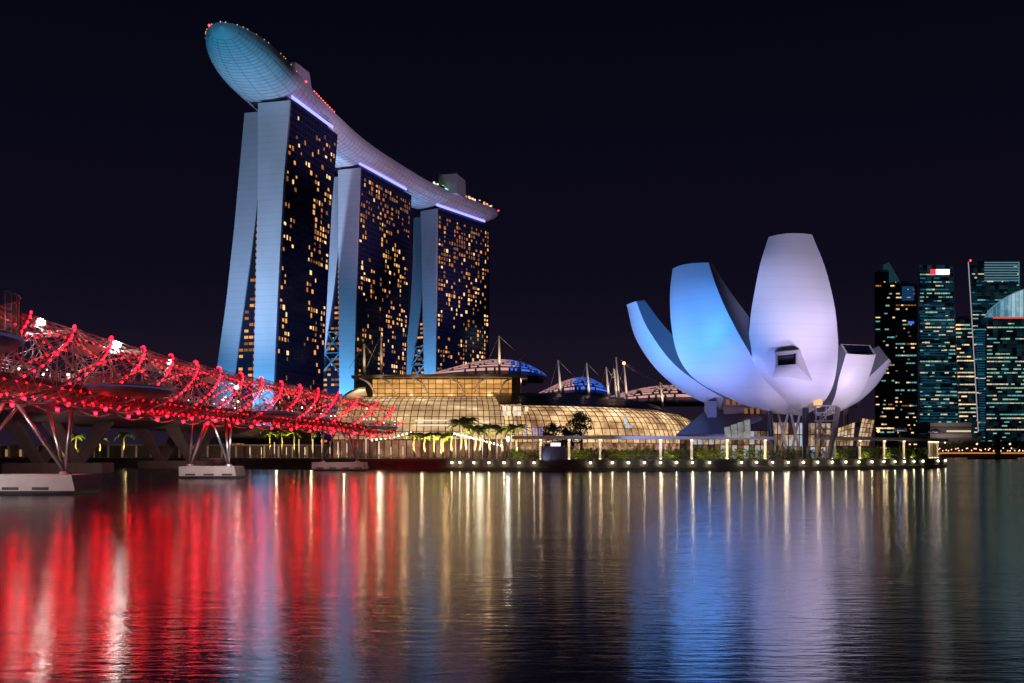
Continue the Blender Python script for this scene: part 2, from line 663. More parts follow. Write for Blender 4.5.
# sea wall: coping + face
sea = thing('sea_wall', 'long dark stone sea wall along the waterfront promenade', 'sea wall', (0, 262, 0))
mb = MB()
full = EDGE_SM + [Vector((149, 352, 0)), Vector((200, 480, 0)), Vector((296, 720, 0)), Vector((408, 985, 0))]
rows = []
for i, p in enumerate(full):
    a = full[max(i - 1, 0)]
    b = full[min(i + 1, len(full) - 1)]
    t_ = (b - a).normalized()
    nrm = Vector((t_.y, -t_.x, 0))
    rows.append((p, nrm))
mb.loft([[p + n * 0.9 + Vector((0, 0, -0.5)), p + n * 0.7 + Vector((0, 0, 0.9)), p + n * 0.25 + Vector((0, 0, 0.95)),
          p + n * 0.2 + Vector((0, 0, 2.6)), p - n * 0.05 + Vector((0, 0, 2.6))] for p, n in rows])
mb.build('wall_face', M['stone_wall'], sea)
mb = MB()
mb.loft([[p + n * 0.45 + Vector((0, 0, 2.602)), p + n * 0.45 + Vector((0, 0, 3.06)), p - n * 1.1 + Vector((0, 0, 3.06)),
          p - n * 1.1 + Vector((0, 0, 2.602))] for p, n in rows])
mb.build('coping', M['concrete_dark'], sea)
# thin railing on the coping
mb = MB()
rail = [(p - n * 0.3) for p, n in rows if -110 < p.x < 145]
for z in (3.55, 4.05):
    mb.tube([p + Vector((0, 0, z)) for p in rail], 0.035, 4)
acc = 0
for a, b in zip(rail, rail[1:]):
    L = (b - a).length
    k = 0
    while acc < L:
        q = a.lerp(b, acc / L)
        mb.box((q.x, q.y, 3.55), (0.07, 0.07, 1.0))
        acc += 2.0
    acc -= L
mb.build('railing', M['steel_dull'], sea)

# lamps along the sea wall
WL = [452, 460, 474, 489, 504, 519, 534, 590, 612, 628, 644, 660, 676, 692, 709, 741, 756, 772, 787.6, 802.6, 817, 831.5, 845,
      858, 871, 883, 894, 903.6, 913, 922, 937, 948, 954, 958.5]
wl0 = thing('wall_light', 'small round warm white lamp on the face of the dark sea wall', 'wall lamp', (0, 0, 0), 'lamps along the sea wall')
mb = MB()
mb.ball((0, -0.30, 0), 0.21, 8, 5)
mb.build('bulb', M['wall_lamp'], wl0)
mb = MB()
mb.box((0, 0.0, 0.30), (0.5, 0.5, 0.10))
mb.box((0, 0.12, 0.05), (0.16, 0.2, 0.45))
mb.build('bracket', M['dark'], wl0)
for i, px in enumerate(WL):
    q = edge_at_px(px) + Vector((0, -0.55, 2.15))
    if i == 0:
        wl0.location = q
    else:
        dup(wl0, q)

# ------------------------------------------------------------------ windows helper
def window_meshes():
    d = {}
    for k in ('win_gold', 'win_orange', 'win_pale', 'win_dim', 'win_teal', 'win_cyan_dim', 'win_cream', 'win_green'):
        me_ = bpy.data.meshes.new('lit_window')
        me_.from_pydata([(-0.5, -0.04, -0.5), (0.5, -0.04, -0.5), (0.5, -0.04, 0.5), (-0.5, -0.04, 0.5),
                         (-0.5, 0.04, -0.5), (0.5, 0.04, -0.5), (0.5, 0.04, 0.5), (-0.5, 0.04, 0.5)], [],
                        [(0, 1, 2, 3), (5, 4, 7, 6), (0, 4, 5, 1), (3, 2, 6, 7), (1, 5, 6, 2), (4, 0, 3, 7)])
        me_.materials.append(M[k])
        d[k] = me_
    return d


WM = window_meshes()


def windows(parent, items, limit=100):
    """items: (pos, width, height, yaw, material). The largest become parts of their own, the rest one 'stuff' part"""
    items = sorted(items, key=lambda it: -(it[1] * it[2]) / max(1.0, it[0].y) ** 2)
    base = world_loc(parent)
    for pos, w, h, yaw, k in items[:limit]:
        ob = bpy.data.objects.new('lit_window', WM[k])
        COL.objects.link(ob)
        ob.parent = parent
        ob.location = pos - base
        ob.rotation_euler = (0, 0, yaw)
        ob.scale = (w, 1, h)
    rest = items[limit:]
    if rest:
        keys = sorted({it[4] for it in rest})
        m_ = MB()
        for pos, w, h, yaw, k in rest:
            m_.box(pos, (w, 0.08, h), yaw, keys.index(k))
        m_.build('lit_windows', [M[k] for k in keys], parent, kind='stuff')


# ------------------------------------------------------------------ hotel towers
TOPZ = 194.0


def facade_mat():
    m = mat('tower_glazing', (0.010, 0.013, 0.032), 0.10, spec=0.8)
    t = m.node_tree
    b = t.nodes['Principled BSDF']
    co = t.nodes.new('ShaderNodeTexCoord')
    sp = t.nodes.new('ShaderNodeSeparateXYZ')
    t.links.new(co.outputs['Object'], sp.inputs[0])
    fr = t.nodes.new('ShaderNodeMath')
    fr.operation = 'MULTIPLY'
    fr.inputs[1].default_value = 1 / 3.45
    t.links.new(sp.outputs['Z'], fr.inputs[0])
    f2 = t.nodes.new('ShaderNodeMath')
    f2.operation = 'FRACT'
    t.links.new(fr.outputs[0], f2.inputs[0])
    gt = t.nodes.new('ShaderNodeMath')
    gt.operation = 'LESS_THAN'
    gt.inputs[1].default_value = 0.2
    t.links.new(f2.outputs[0], gt.inputs[0])
    mx = t.nodes.new('ShaderNodeMixRGB')
    mx.inputs[1].default_value = (0.016, 0.021, 0.075, 1)
    mx.inputs[2].default_value = (0.034, 0.038, 0.085, 1)
    t.links.new(gt.outputs[0], mx.inputs[0])
    t.links.new(mx.outputs[0], b.inputs['Base Color'])
    mr = t.nodes.new('ShaderNodeMapRange')
    mr.inputs['To Min'].default_value = 0.08
    mr.inputs['To Max'].default_value = 0.55
    t.links.new(gt.outputs[0], mr.inputs[0])
    t.links.new(mr.outputs[0], b.inputs['Roughness'])
    return m


M['facade'] = facade_mat()


def hotel_tower(label, near, far, prof, lit, strip_cols, braces):
    n_ = Vector((near[0], near[1], 0))
    fr_ = Vector((far[0], far[1], 0))
    u = (fr_ - n_)
    L = u.length
    u.normalize()
    w = Vector((-u.y, u.x, 0))

    def tz(px, py):
        k = (px - CX) / F
        t = (k * n_.y - n_.x) / (w.x - k * w.y)
        Y = n_.y + w.y * t
        return t, H + (YH - py) / F * Y

    def curve(tab):
        return sorted([(z, t) for t, z in (tz(px, py) for py, px in tab)])
    cR, cL, cER, cEL = (curve(t_) for t_ in prof)
    root = thing('hotel_tower', label, 'tower', (n_.x, n_.y, GZ), 'three hotel towers under the long sky deck')
    NZ = 36

    def pt(tab, z, a):
        return n_ + w * interp(tab, z) + u * a + Vector((0, 0, z))
    zs = [GZ + (TOPZ - GZ) * i / NZ for i in range(NZ + 1)]

    def slab(name, ca, cb, top, material, a0=0.0, a1=L):
        m_ = MB()
        zz = [GZ + (top - GZ) * i / NZ for i in range(NZ + 1)]
        rows = [[pt(ca, z, a0), pt(cb, z, a0), pt(cb, z, a1), pt(ca, z, a1)] for z in zz]
        m_.loft(rows, closed=True)
        m_.face(rows[-1])
        m_.face(rows[0][::-1])
        return m_.build(name, material, root)
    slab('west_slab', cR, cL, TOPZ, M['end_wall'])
    slab('east_slab', [(z, t + 0.05) for z, t in cER], cEL, TOPZ - 4, M['end_wall_shaded'], 1.4, L - 0.6)
    # glass skin on the bay side, held between the end walls
    m_ = MB()
    rows = []
    for z in zs:
        q = -w * 0.5
        rows.append([pt(cR, z, 1.2) + q, pt(cR, z, L + 0.3) + q, pt(cR, z, L + 0.3) - w * 0.02, pt(cR, z, 1.2) - w * 0.02])
    m_.loft(rows, closed=True)
    m_.face(rows[-1])
    m_.build('glass_facade', M['facade'], root)
    # mullion fins
    ncol = int(L / 3.4)
    cw = (L - 2.4) / ncol
    m_ = MB()
    for c in range(ncol + 1):
        m_.tube([pt(cR, z, 1.2 + c * cw) - w * 0.58 for z in zs], 0.16, 4)
    m_.build('mullions', M['dark'], root)
    # lit rooms
    items = []
    yaw = math.atan2(u.y, u.x)
    nfl = 54
    for c in range(ncol):
        for r_ in range(nfl):
            z = 8 + r_ * 3.45
            if z > TOPZ - 4:
                continue
            k = lit(c / (ncol - 1), r_ / (nfl - 1), c, r_)
            if not k:
                continue
            p = pt(cR, z, 1.2 + (c + 0.5) * cw) - w * 0.66
            items.append((p, cw * random.choice([0.30, 0.42, 0.55, 0.72]), random.uniform(1.3, 2.7), yaw, k))
    windows(root, items)
    # recessed atrium wall between the splayed legs
    m_ = MB()
    zz = [GZ + 170 * i / 30 for i in range(31)]
    m_.loft([[pt(cL, z, 2.2) + w * 0.02, pt(cER, z, 2.2) - w * 0.02] for z in zz])
    m_.build('atrium_glazing', M['glass_dark'], root)
    items = []
    yw = math.atan2(w.y, w.x)
    z = 9.0
    while z < 168:
        a, b = interp(cL, z), interp(cER, z)
        g = b - a
        if g > 0.8:
            k = a + 0.5
            # warm corridor lights down the inner edge of the upright leg
            items.append((n_ + w * (a + min(0.9, g * 0.35)) + u * 1.95 + Vector((0, 0, z)), min(1.4, g * 0.5), 1.9, yw, 'win_orange'))
            x = a + 3.2
            while x < b - 1.5:
                if random.random() < (0.55 if braces else 0.42):
                    items.append((n_ + w * x + u * 1.95 + Vector((0, 0, z)), 2.3, 1.5, yw, random.choice(['win_gold', 'win_orange', 'win_dim'])))
                x += 2.9
        z += 3.45
    m_ = MB()
    keys = ['win_gold', 'win_orange', 'win_dim']
    for pos, ww, hh, y_, k in items:
        m_.box(pos, (ww, 0.1, hh), y_, keys.index(k))
    m_.build('atrium_lights', [M[k] for k in keys], root, kind='stuff')
    if braces:
        m_ = MB()
        zb = braces
        for i in range(2):
            z0, z1 = zb + i * 14, zb + i * 14 + 14
            m_.tube([pt(cL, z0, 1.2), pt(cER, z1, 1.2)], 0.7, 6)
            m_.tube([pt(cER, z0, 1.2), pt(cL, z1, 1.2)], 0.7, 6)
            m_.tube([pt(cL, z1, 1.1), pt(cER, z1, 1.1)], 0.6, 6)
        m_.build('cross_brace', M['brace'], root)
    # recessed neck carrying the sky deck, violet light line above the glass
    m_ = MB()
    tm = (interp(cR, TOPZ) + interp(cEL, TOPZ)) / 2
    c = n_ + w * tm + u * (L / 2)
    m_.box((c.x, c.y, TOPZ + 3.4), (L - 8, 20, 7.2), yaw)
    m_.build('neck', M['dark'], root)
    m_ = MB()
    a0, a1 = strip_cols
    p0, p1 = pt(cR, TOPZ, a0 * L), pt(cR, TOPZ, a1 * L)
    mid = (p0 + p1) / 2 + w * 0.5
    m_.box((mid.x, mid.y, TOPZ + 3.0), ((p1 - p0).length, 0.5, 1.7), yaw)
    m_.build('light_line', M['led_violet'], root)
    return root, n_, u, w, L


def pick(p, warm=0.55):
    if random.random() > p:
        return None
    r_ = random.random()
    return 'win_gold' if r_ < 0.36 else ('win_pale' if r_ < 0.56 else ('win_orange' if r_ < 0.76 else 'win_dim'))


def clump(seed, cx, cy):
    return mnoise.noise(Vector((cx * 5.0 + seed, cy * 9.0, seed * 1.7)))


def lit1(a, b, c, r_):
    p = 0.02
    n = clump(3.1, a, b)
    if a < 0.22:
        p = 0.38 if n > -0.05 else 0.10
    elif a > 0.55:
        p = 0.46 if (n > -0.02 and b > 0.30) else 0.12
        if b < 0.30:
            p = 0.30 if a > 0.72 and n > 0.0 else 0.06
    elif b > 0.84:
        p = 0.22
    return pick(p)


def lit2(a, b, c, r_):
    n = clump(8.3, a, b)
    p = 0.04
    if b > 0.84:
        p = 0.52
        k = pick(p)
        return random.choice(['win_orange', 'win_dim', 'win_dim']) if k and random.random() < 0.75 else k
    if a < 0.30:
        p = 0.46 if n > -0.05 else 0.08
    elif a > 0.52:
        p = 0.45 if n > -0.05 else 0.06
        if b < 0.1:
            p = 0.3
    elif 0.42 < a < 0.48:
        p = 0.35
    if b < 0.34 and a < 0.3:
        p *= 0.4
    return pick(p)


def lit3(a, b, c, r_):
    n = clump(14.9, a, b)
    p = 0.05
    if b > 0.78:
        p = 0.52
        k = pick(p)
        return random.choice(['win_orange', 'win_dim', 'win_dim']) if k and random.random() < 0.7 else k
    if a < 0.2:
        p = 0.45 if n > -0.1 else 0.15
    elif a > 0.45:
        p = 0.46 if n > -0.1 else 0.08
    elif n > 0.1:
        p = 0.25
    return pick(p)


prof1 = ([(103, 290), (181, 283.5), (300, 277.5), (381, 274), (456, 271)],
         [(103, 258), (197, 257.7), (300, 255.5), (376, 253.5), (456, 251)],
         [(103, 258), (190, 257.5), (249, 250.5), (300, 243.5), (376, 233), (456, 221)],
         [(103, 244), (226, 233), (300, 225), (372, 215), (456, 203)])
prof2 = ([(160, 360.3), (260, 356.9), (370, 354.3), (456, 352)],
         [(160, 338), (260, 338.4), (370, 339.3), (456, 339.6)],
         [(160, 338), (240, 338.2), (289, 333), (359, 322.8), (456, 304)],
         [(160, 324), (289, 318), (359, 308), (456, 289)])
prof3 = ([(205, 437), (370, 435.6), (456, 435)],
         [(205, 420.5), (296, 422.4), (371, 424), (456, 425.5)],
         [(205, 420.5), (285, 421.8), (333, 416), (374, 409.6), (456, 398)],
         [(205, 412.6), (260, 411.8), (315, 408.8), (375, 402), (456, 389)])
T1 = hotel_tower('nearest hotel tower with wide splayed white legs and few lit windows', (-118.9, 537), (-104, 595), prof1, lit1,
                 (0.05, 0.93), None)
T2 = hotel_tower('middle hotel tower, its lit glass side between two white towers', (-101, 664), (-74.6, 736), prof2, lit2, (0.0, 0.92), 58)
T3 = hotel_tower('farthest and narrowest hotel tower with many golden windows', (-58, 775), (-18.8, 836), prof3, lit3, (0.0, 0.92), 60)

# floods on the end walls: strong blue from the feet, paler blue from farther out
for (root, n_, u, w, L), k in ((T1, 1.0), (T2, 1.7), (T3, 2.2)):
    c = n_ + w * 18
    f1 = c - u * 34
    spot((f1.x, f1.y, 6), (c.x, c.y, 55), 260000 * k, (0.12, 0.48, 1.0), 95, 1.0)
    f2 = c - u * 95 + w * 10
    spot((f2.x, f2.y, 14), (c.x, c.y, 130), 960000 * k, (0.40, 0.57, 0.90), 62, 1.0)

# added fill spots, no known fixtures: soft blue wash over the glass sides
spot((0, 420, 5), (-108, 566, 70), 330000, (0.30, 0.40, 1.0), 40, 1.0, 2)
spot((40, 560, 45), (-62, 752, 70), 460000, (0.30, 0.40, 1.0), 44, 1.0, 2)

# ------------------------------------------------------------------ sky deck
sd = thing('sky_deck', 'long boat shaped white deck laid across three hotel towers', 'roof deck', (-112, 665, 196))
cl = [(-137.5, 473), (-136.5, 500), (-133.2, 545), (-123.5, 611), (-112, 665), (-92.5, 725), (-75, 769), (-48, 817), (-22, 856)]
path = catmull([(x, y, 0) for x, y in cl], 90)
S = [0.0]
for a, b in zip(path, path[1:]):
    S.append(S[-1] + (b - a).length)
LT = S[-1]
RIM = 207.0
rows, rim_r, rim_l = [], [], []
for i, p in enumerate(path):
    t_ = (path[min(i + 1, len(path) - 1)] - path[max(i - 1, 0)]).normalized()
    side = Vector((t_.y, -t_.x, 0))
    s_ = S[i]
    hw = 19.0
    if s_ < 62:
        hw = 19.0 * math.sqrt(max(0.0, 1 - ((62 - s_) / 62.01) ** 2.1))
    if LT - s_ < 24:
        hw = 19.0 * (0.55 + 0.45 * math.sqrt(max(0.0, 1 - ((24 - (LT - s_)) / 24.0) ** 2)))
    hw = max(hw, 0.4)
    dep = 11.0 * min(1.0, (hw / 19.0)) ** 0.8
    if LT - s_ < 16:
        dep *= 0.45 + 0.55 * (LT - s_) / 16
    row = []
    for k in range(25):
        th = math.pi * k / 24
        cx_ = math.cos(th)
        cx_ = math.copysign(abs(cx_) ** 0.85, cx_)
        row.append(p + side * (hw * cx_) + Vector((0, 0, RIM - dep * math.sin(th) ** 0.9)))
    rows.append(row)
    rim_r.append(row[0])
    rim_l.append(row[-1])
mb = MB()
mb.loft(rows, cells=True)
mb.face(rows[-1])
mb.face(rows[0][::-1])
mb.build('hull', M['hull_panels'], sd)
mb = MB()
for i in range(2, 90):
    if i % 1 == 0:
        mb.tube([q + Vector((0, 0, -0.04)) for q in rows[i][1:-1]], 0.16, 4)
for k in range(3, 23, 3):
    mb.tube([r_[k] + Vector((0, 0, -0.04)) for r_ in rows[2:]], 0.13, 4)
mb.build('panel_joints', mat('joint_dark', (0.24, 0.25, 0.28), 0.6), sd)  # dark seam lines between the hull panels
mb = MB()
mb.loft([[a + Vector((0, 0, 0.01)), b + Vector((0, 0, 0.01))] for a, b in zip(rim_r, rim_l)])
mb.build('terrace', M['deck_board'], sd)
mb = MB()
for rim, sg in ((rim_r, 1), (rim_l, -1)):
    mb.loft([[p + Vector((0, 0, -0.2)), p + Vector((0, 0, 1.5)), p + Vector((-sg * 0.3, 0, 1.5)), p + Vector((-sg * 0.3, 0, 0.05))] for p in rim])
mb.build('parapet', M['hull'], sd)
# strip of tiny lights round the bow
mb = MB()
for rim in (rim_r, rim_l):
    for i in range(0, 34):
        if random.random() < 0.55:
            q = rim[i].lerp(rim[i + 1], random.random())
            mb.bead(q + Vector((0, 0, 1.6)), 0.30)
mb.build('bow_lights', emat('bow_lights', (1.0, 0.62, 0.30), 1.4, False), sd, kind='stuff')
# pavilions on the deck
def pavilion(px, Y, w_, d_, z1, name='lift_house', sl=0.0):
    p = PX(px, Y, RIM)
    m_ = MB()
    z0 = RIM + 0.02
    a = math.atan2(57, 17)
    ca, sa = math.cos(a), math.sin(a)

    def q(dx, dy, z):
        return (p.x + dx * ca - dy * sa, p.y + dx * sa + dy * ca, z)
    vs = [q(-d_ / 2, -w_ / 2, z0), q(d_ / 2, -w_ / 2, z0), q(d_ / 2, w_ / 2, z0), q(-d_ / 2, w_ / 2, z0),
          q(-d_ / 2 + sl, -w_ / 2 + 0.5, z1), q(d_ / 2 - sl, -w_ / 2 + 0.5, z1), q(d_ / 2 - sl, w_ / 2 - 0.5, z1), q(-d_ / 2 + sl, w_ / 2 - 0.5, z1)]
    m_.mesh(vs, [(3, 2, 1, 0), (4, 5, 6, 7), (0, 1, 5, 4), (1, 2, 6, 5), (2, 3, 7, 6), (3, 0, 4, 7)])
    return m_.build(name, M['hull'], sd)


pavilion(296, 556, 9, 22, 218.5, sl=3)
pavilion(452, 792, 16, 22, 222.5, sl=0.6)
# roof restaurant lights near the stern, red lamps near the middle
mb = MB()
cols = [emat('bar_light_green', (0.4, 1.0, 0.8), 1.6, False), emat('bar_light_orange', (1.0, 0.35, 0.15), 1.5, False),
        emat('bar_light_cream', (1.0, 0.8, 0.5), 1.6, False)]
for i in range(66):
    f_ = i / 65
    k = 68 + f_ * 20
    a = int(k)
    q = rim_r[a].lerp(rim_r[min(a + 1, 90)], k - a)
    q = q + Vector((-3 - random.random() * 2, 1.5, 2.0 + random.random() * 3.0))
    b0 = len(mb.f)
    mb.box(q, (1.4, 1.4, 0.9))
    c_ = 0 if f_ < 0.25 and random.random() < 0.8 else random.choice([1, 1, 2])
    for j in range(b0, len(mb.f)):
        mb.mi[j] = c_
mb.build('bar_lights', cols, sd, kind='stuff')
mb = MB()
for k in (70, 76, 82):
    mb.box(rim_r[k] + Vector((-4.5, 2, 1.9)), (6, 9, 3.0), R(58))
mb.build('bar_roof', M['dark'], sd)
def rim_at(px):
    for a_, b_ in zip(rim_r[3:], rim_r[4:]):
        pa, pb = CX + F * a_.x / a_.y, CX + F * b_.x / b_.y
        if pa <= px <= pb:
            return a_.lerp(b_, (px - pa) / (pb - pa))
    return rim_r[-1]


for i in range(10):
    q = rim_at(315 + i * 2.2) + Vector((-0.5, 0, 1.9))
    mb = MB()
    mb.ball(q, 0.5, 8, 5)
    mb.build('red_lamp', M['lamp_red'], sd)
for q in (rim_r[89] + Vector((0.3, 0, 2.0)), rim_l[2] + Vector((0, 0, 1.9)), rim_at(306) + Vector((0, 0, 1.9))):
    mb = MB()
    mb.ball(q, 0.55, 8, 5)
    mb.build('red_lamp', M['lamp_red'], sd)
# palms on the sky terrace (tiny)
# light on the hull: blue up the bow, lilac along the bay side
spot((-150, 345, 6), (-141, 498, 200), 1500000, (0.01, 0.45, 0.88), 20, 1.0, 2)
spot((35, 395, 30), (-108, 572, 206), 1700000, (0.62, 0.43, 0.76), 19, 1.0, 2)
spot((0, 560, 8), (-92, 655, 205), 1500000, (0.62, 0.43, 0.74), 46, 1.0, 2)
spot((40, 680, 8), (-50, 785, 205), 1000000, (0.62, 0.44, 0.76), 46, 1.0, 2)
for (root, n_, u, w, L) in (T2, T3):
    c = n_ + w * 14 - u * 14
    spot((c.x, c.y, 170), (c.x - u.x * 20, c.y - u.y * 20, 199), 20000, (0.05, 0.50, 1.0), 120, 1.0, 2)

# ------------------------------------------------------------------ lotus museum
mu = thing('lotus_museum', 'white lotus shaped museum of curved petals lit blue and lilac', 'museum', (83.5, 290, GZ))
AX = Vector((83.5, 290, 0))


def petal(Lp, Rp, thick, bulge, up=0.35, inward=None, skylight=True, n=34, m=14, label=None):
    """Lp/Rp: (px, py, Y) along the two outer edges from the foot to the tip"""
    Lc = catmull([P(*q) for q in Lp], n)
    Rc = catmull([P(*q) for q in Rp], n)
    outer, inner = [], []
    for i, (a, b) in enumerate(zip(Lc, Rc)):
        s_ = i / n
        mid = (a + b) / 2
        wdt = (b - a).length
        ax = Vector((AX.x, AX.y, max(mid.z + 8, 38)))
        outd = (mid - ax).normalized()
        tn = (Rc[min(i + 1, n)] + Lc[min(i + 1, n)] - Rc[max(i - 1, 0)] - Lc[max(i - 1, 0)]).normalized()
        outd = (outd - tn * outd.dot(tn)).normalized()
        row = []
        for k in range(m + 1):
            q = -1 + 2 * k / m
            row.append(a.lerp(b, k / m) + outd * (bulge * wdt * (1 - q * q)))
        outer.append(row)
        th = interp(thick, s_)
        if inward is None:
            d = Vector((AX.x - mid.x, AX.y - mid.y, 0))
            d = d.normalized() if d.length > 1e-3 else Vector((0, 1, 0))
            d = (d + Vector((0, 0, up * (1 - s_)))).normalized()
        else:
            d = Vector(inward).normalized()
        inner.append([a + d * th, b + d * th])
    m_ = MB()
    m_.loft(outer)
    o_ = m_.build('petal', M['white_clad'], mu, smooth=True, label=label)
    m_ = MB()
    m_.loft([[r_[0], q[0]] for r_, q in zip(outer, inner)])
    m_.loft([[r_[-1], q[1]] for r_, q in zip(outer, inner)])
    m_.loft([[q[0], q[1]] for q in inner])
    m_.build('side_wall', M['clad_shaded'], o_)
    if skylight:
        m_ = MB()
        a, b = outer[-1][0], outer[-1][-1]
        c, d = inner[-1][1], inner[-1][0]
        ctr = (a + b + c + d) / 4
        sh = [p.lerp(ctr, 0.14) for p in (a, b, c, d)]
        for i in range(4):
            j = (i + 1) % 4
            m_.face([(a, b, c, d)[i], (a, b, c, d)[j], sh[j], sh[i]])
        top = outer[-1]
        m_.face([p for p in top] + [top[0]])
        m_.build('rim', M['white_clad'], o_)
        m_ = MB()
        m_.face(sh)
        m_.build('skylight', M['glass_dark'], o_)
    return o_


# left petal, seen nearly in profile
petal([(727, 411, 286), (690, 396, 284.5), (658, 371, 284), (636, 339, 284), (626.5, 305, 284)],
      [(727, 400, 280), (700, 384, 278.5), (672, 362, 277.5), (648, 329, 277), (636, 301, 277)],
      [(0, 9), (0.5, 8), (1, 2.6)], 0.10, inward=(0.95, 0.28, 0.12), label='narrow left petal seen from its edge')
# blue petal
petal([(801, 415.5, 288), (771, 413, 282), (742, 404, 277), (716, 392, 273), (700, 383, 271.5), (686, 370, 270), (676, 350, 269),
       (671, 322, 269), (670, 293, 270), (672.5, 269, 272)],
      [(804, 414.5, 287), (791, 404, 279), (779, 393, 271), (768, 380, 266), (758, 366, 262), (748, 350, 259), (736, 329, 257),
       (724, 305, 256), (715, 283, 257), (708.5, 262.5, 260)],
      [(0, 12), (0.35, 12), (0.7, 8), (1, 1.2)], 0.11, up=0.5, label='broad blue lit petal left of the tallest one')
# tallest petal
petal([(803, 414.7, 286.5), (786, 402, 277), (768, 384, 267), (754, 364, 261), (749, 345, 260), (750, 322, 260), (753, 300, 261),
       (760, 265, 263), (768.5, 237, 267)],
      [(806, 414.7, 286.5), (818, 407, 278), (828, 396, 270), (835, 378, 265), (838, 352, 263), (837, 328, 263), (834, 303, 263),
       (825, 267, 265), (812, 234.5, 268)],
      [(0, 12), (0.4, 12), (0.75, 8), (1, 2.5)], 0.10, up=0.4, label='tallest petal with a boxed window low on its face')
# right petals
petal([(815, 415, 285), (828, 409, 279), (835, 396, 275.5), (839, 378, 273.5), (846, 353.5, 272)],
      [(833, 414, 285), (852, 403, 280), (864, 388, 277), (871, 371, 275), (876, 354.5, 274)],
      [(0, 9), (0.5, 7), (1, 3.4)], 0.10, inward=(-0.25, 0.45, 0.72), label='short petal ending in a wide dark skylight')
petal([(836, 407, 284), (850, 395, 284), (868, 378, 284.5), (881, 366, 285), (888.5, 358.5, 285)],
      [(836, 413.5, 290), (858, 402, 290), (874, 388, 290), (883, 376, 290), (890.5, 362.5, 290)],
      [(0, 8), (0.5, 6.5), (1, 4.6)], 0.08, inward=(-0.50, 0.30, 0.82), label='rightmost short petal seen from its edge')
# rear petals, low and mostly hidden
petal([(858, 408, 300), (864, 395, 306), (868, 380, 311), (870, 366, 314)],
      [(842, 410, 304), (843, 397, 312), (844, 382, 318), (845, 370, 321)],
      [(0, 7), (0.5, 6), (1, 3)], -0.02, inward=(-0.4, -0.8, 0.4), label='low rear petal')
# boxed window on the tallest petal
box_o = None
mb = MB()
bs = [P(773, 379, 263.5), P(812.5, 381, 262.5), P(799.5, 348.5, 260), P(774, 351, 260)]
fr4 = [P(776, 367.5, 254), P(797.5, 366, 254), P(798.6, 350, 256.0), P(775, 352.5, 256.0)]
gl = [P(778, 365.5, 254), P(795.8, 364.2, 254), P(796.4, 353, 255.6), P(777.5, 355, 255.6)]
bk = [Vector(q) + Vector((0.1, 1.2, -0.1)) for q in gl]
for i in range(4):
    j = (i + 1) % 4
    mb.face([bs[i], bs[j], fr4[j], fr4[i]])
    mb.face([fr4[i], fr4[j], gl[j], gl[i]])
    mb.face([gl[i], gl[j], bk[j], bk[i]])
ob = mb.build('window_box', M['white_clad'], mu)
mb = MB()
mb.face(bk)
mb.build('skylight', M['glass_dark'], ob)

# legs and lattice
def leg(name, a, b, r_, mt):
    m_ = MB()
    m_.tube([a, b], r_, 10)
    return m_.build(name, mt, mu, smooth=False)


leg('column', PX(805.5, 270, GZ), P(805.5, 408, 272), 0.85, M['dark'])
leg('column', PX(773, 276, GZ), P(769, 411, 276), 0.7, M['dark'])
leg('column', PX(829, 274, GZ), P(838, 408, 278), 0.75, M['steel_dull'])
leg('column', PX(846, 300, GZ), P(846, 405, 300), 0.7, M['steel_dull'])
zg = GZ
for a, b in ((776, 771), (777, 788), (789, 778), (790, 800), (801, 791), (815, 822)):
    leg('lattice_strut', PX(a, 282, zg), P(b, 413.5, 283), 0.34, M['pergola_slab'])
point((PX(786, 276).x, 276, 6.0), 330, (1.0, 0.78, 0.55), 0.4)
point((PX(820, 266).x, 267, 6.0), 200, (1.0, 0.80, 0.62), 0.4)
mb = MB()
for k, py in enumerate((406, 413, 421, 429, 437)):
    a = P(815, py, 271)
    b = P(836 - k * 1.5, py, 271)
    mb.box(((a.x + b.x) / 2, 271, a.z), ((b - a).length, 2.2, 0.3))
for px in (816, 826, 834):
    mb.tube([PX(px, 270, GZ), P(px, 405, 270)], 0.16, 5)
mb.tube([P(833, 406, 270), P(817, 428, 270)], 0.2, 5)
mb.tube([P(817, 421, 270), P(830, 440, 270)], 0.2, 5)
mb.build('stair_tower', M['steel_dull'], mu)
mb = MB()
mb.ball(P(818, 403, 271.5), 1.3, 10, 6)
mb.build('soffit_lamp', M['lamp_warm_soft'], mu)
# lobby under the bowl
lob = lit_glass('lobby_glazing', [(0.35, (0.03, 0.015, 0.01)), (0.5, (0.22, 0.10, 0.045)), (0.62, (0.75, 0.48, 0.26)), (0.75, (0.5, 0.7, 0.9))], 0.75, 0.28, 0.5)
mb = MB()


def grid_wall(m_, a, b, z0, z1, nx, nz):
    rows_ = []
    for i in range(nx + 1):
        p = Vector(a).lerp(Vector(b), i / nx)
        rows_.append([Vector((p.x, p.y, z0 + (z1 - z0) * j / nz)) for j in range(nz + 1)])
    m_.loft(rows_, cells=True)


def mullions(a, b, z0, z1, nx, nz, r_=0.12, name='mullions', parent=None, off=(0, -0.15, 0), mt=None):
    m_ = MB()
    off = Vector(off)
    for i in range(nx + 1):
        p = Vector(a).lerp(Vector(b), i / nx) + off
        m_.tube([Vector((p.x, p.y, z0)), Vector((p.x, p.y, z1))], r_, 4)
    for j in range(nz + 1):
        z = z0 + (z1 - z0) * j / nz
        p, q = Vector(a) + off, Vector(b) + off
        m_.tube([Vector((p.x, p.y, z)), Vector((q.x, q.y, z))], r_, 4)
    return m_.build(name, mt or M['dark'], parent)


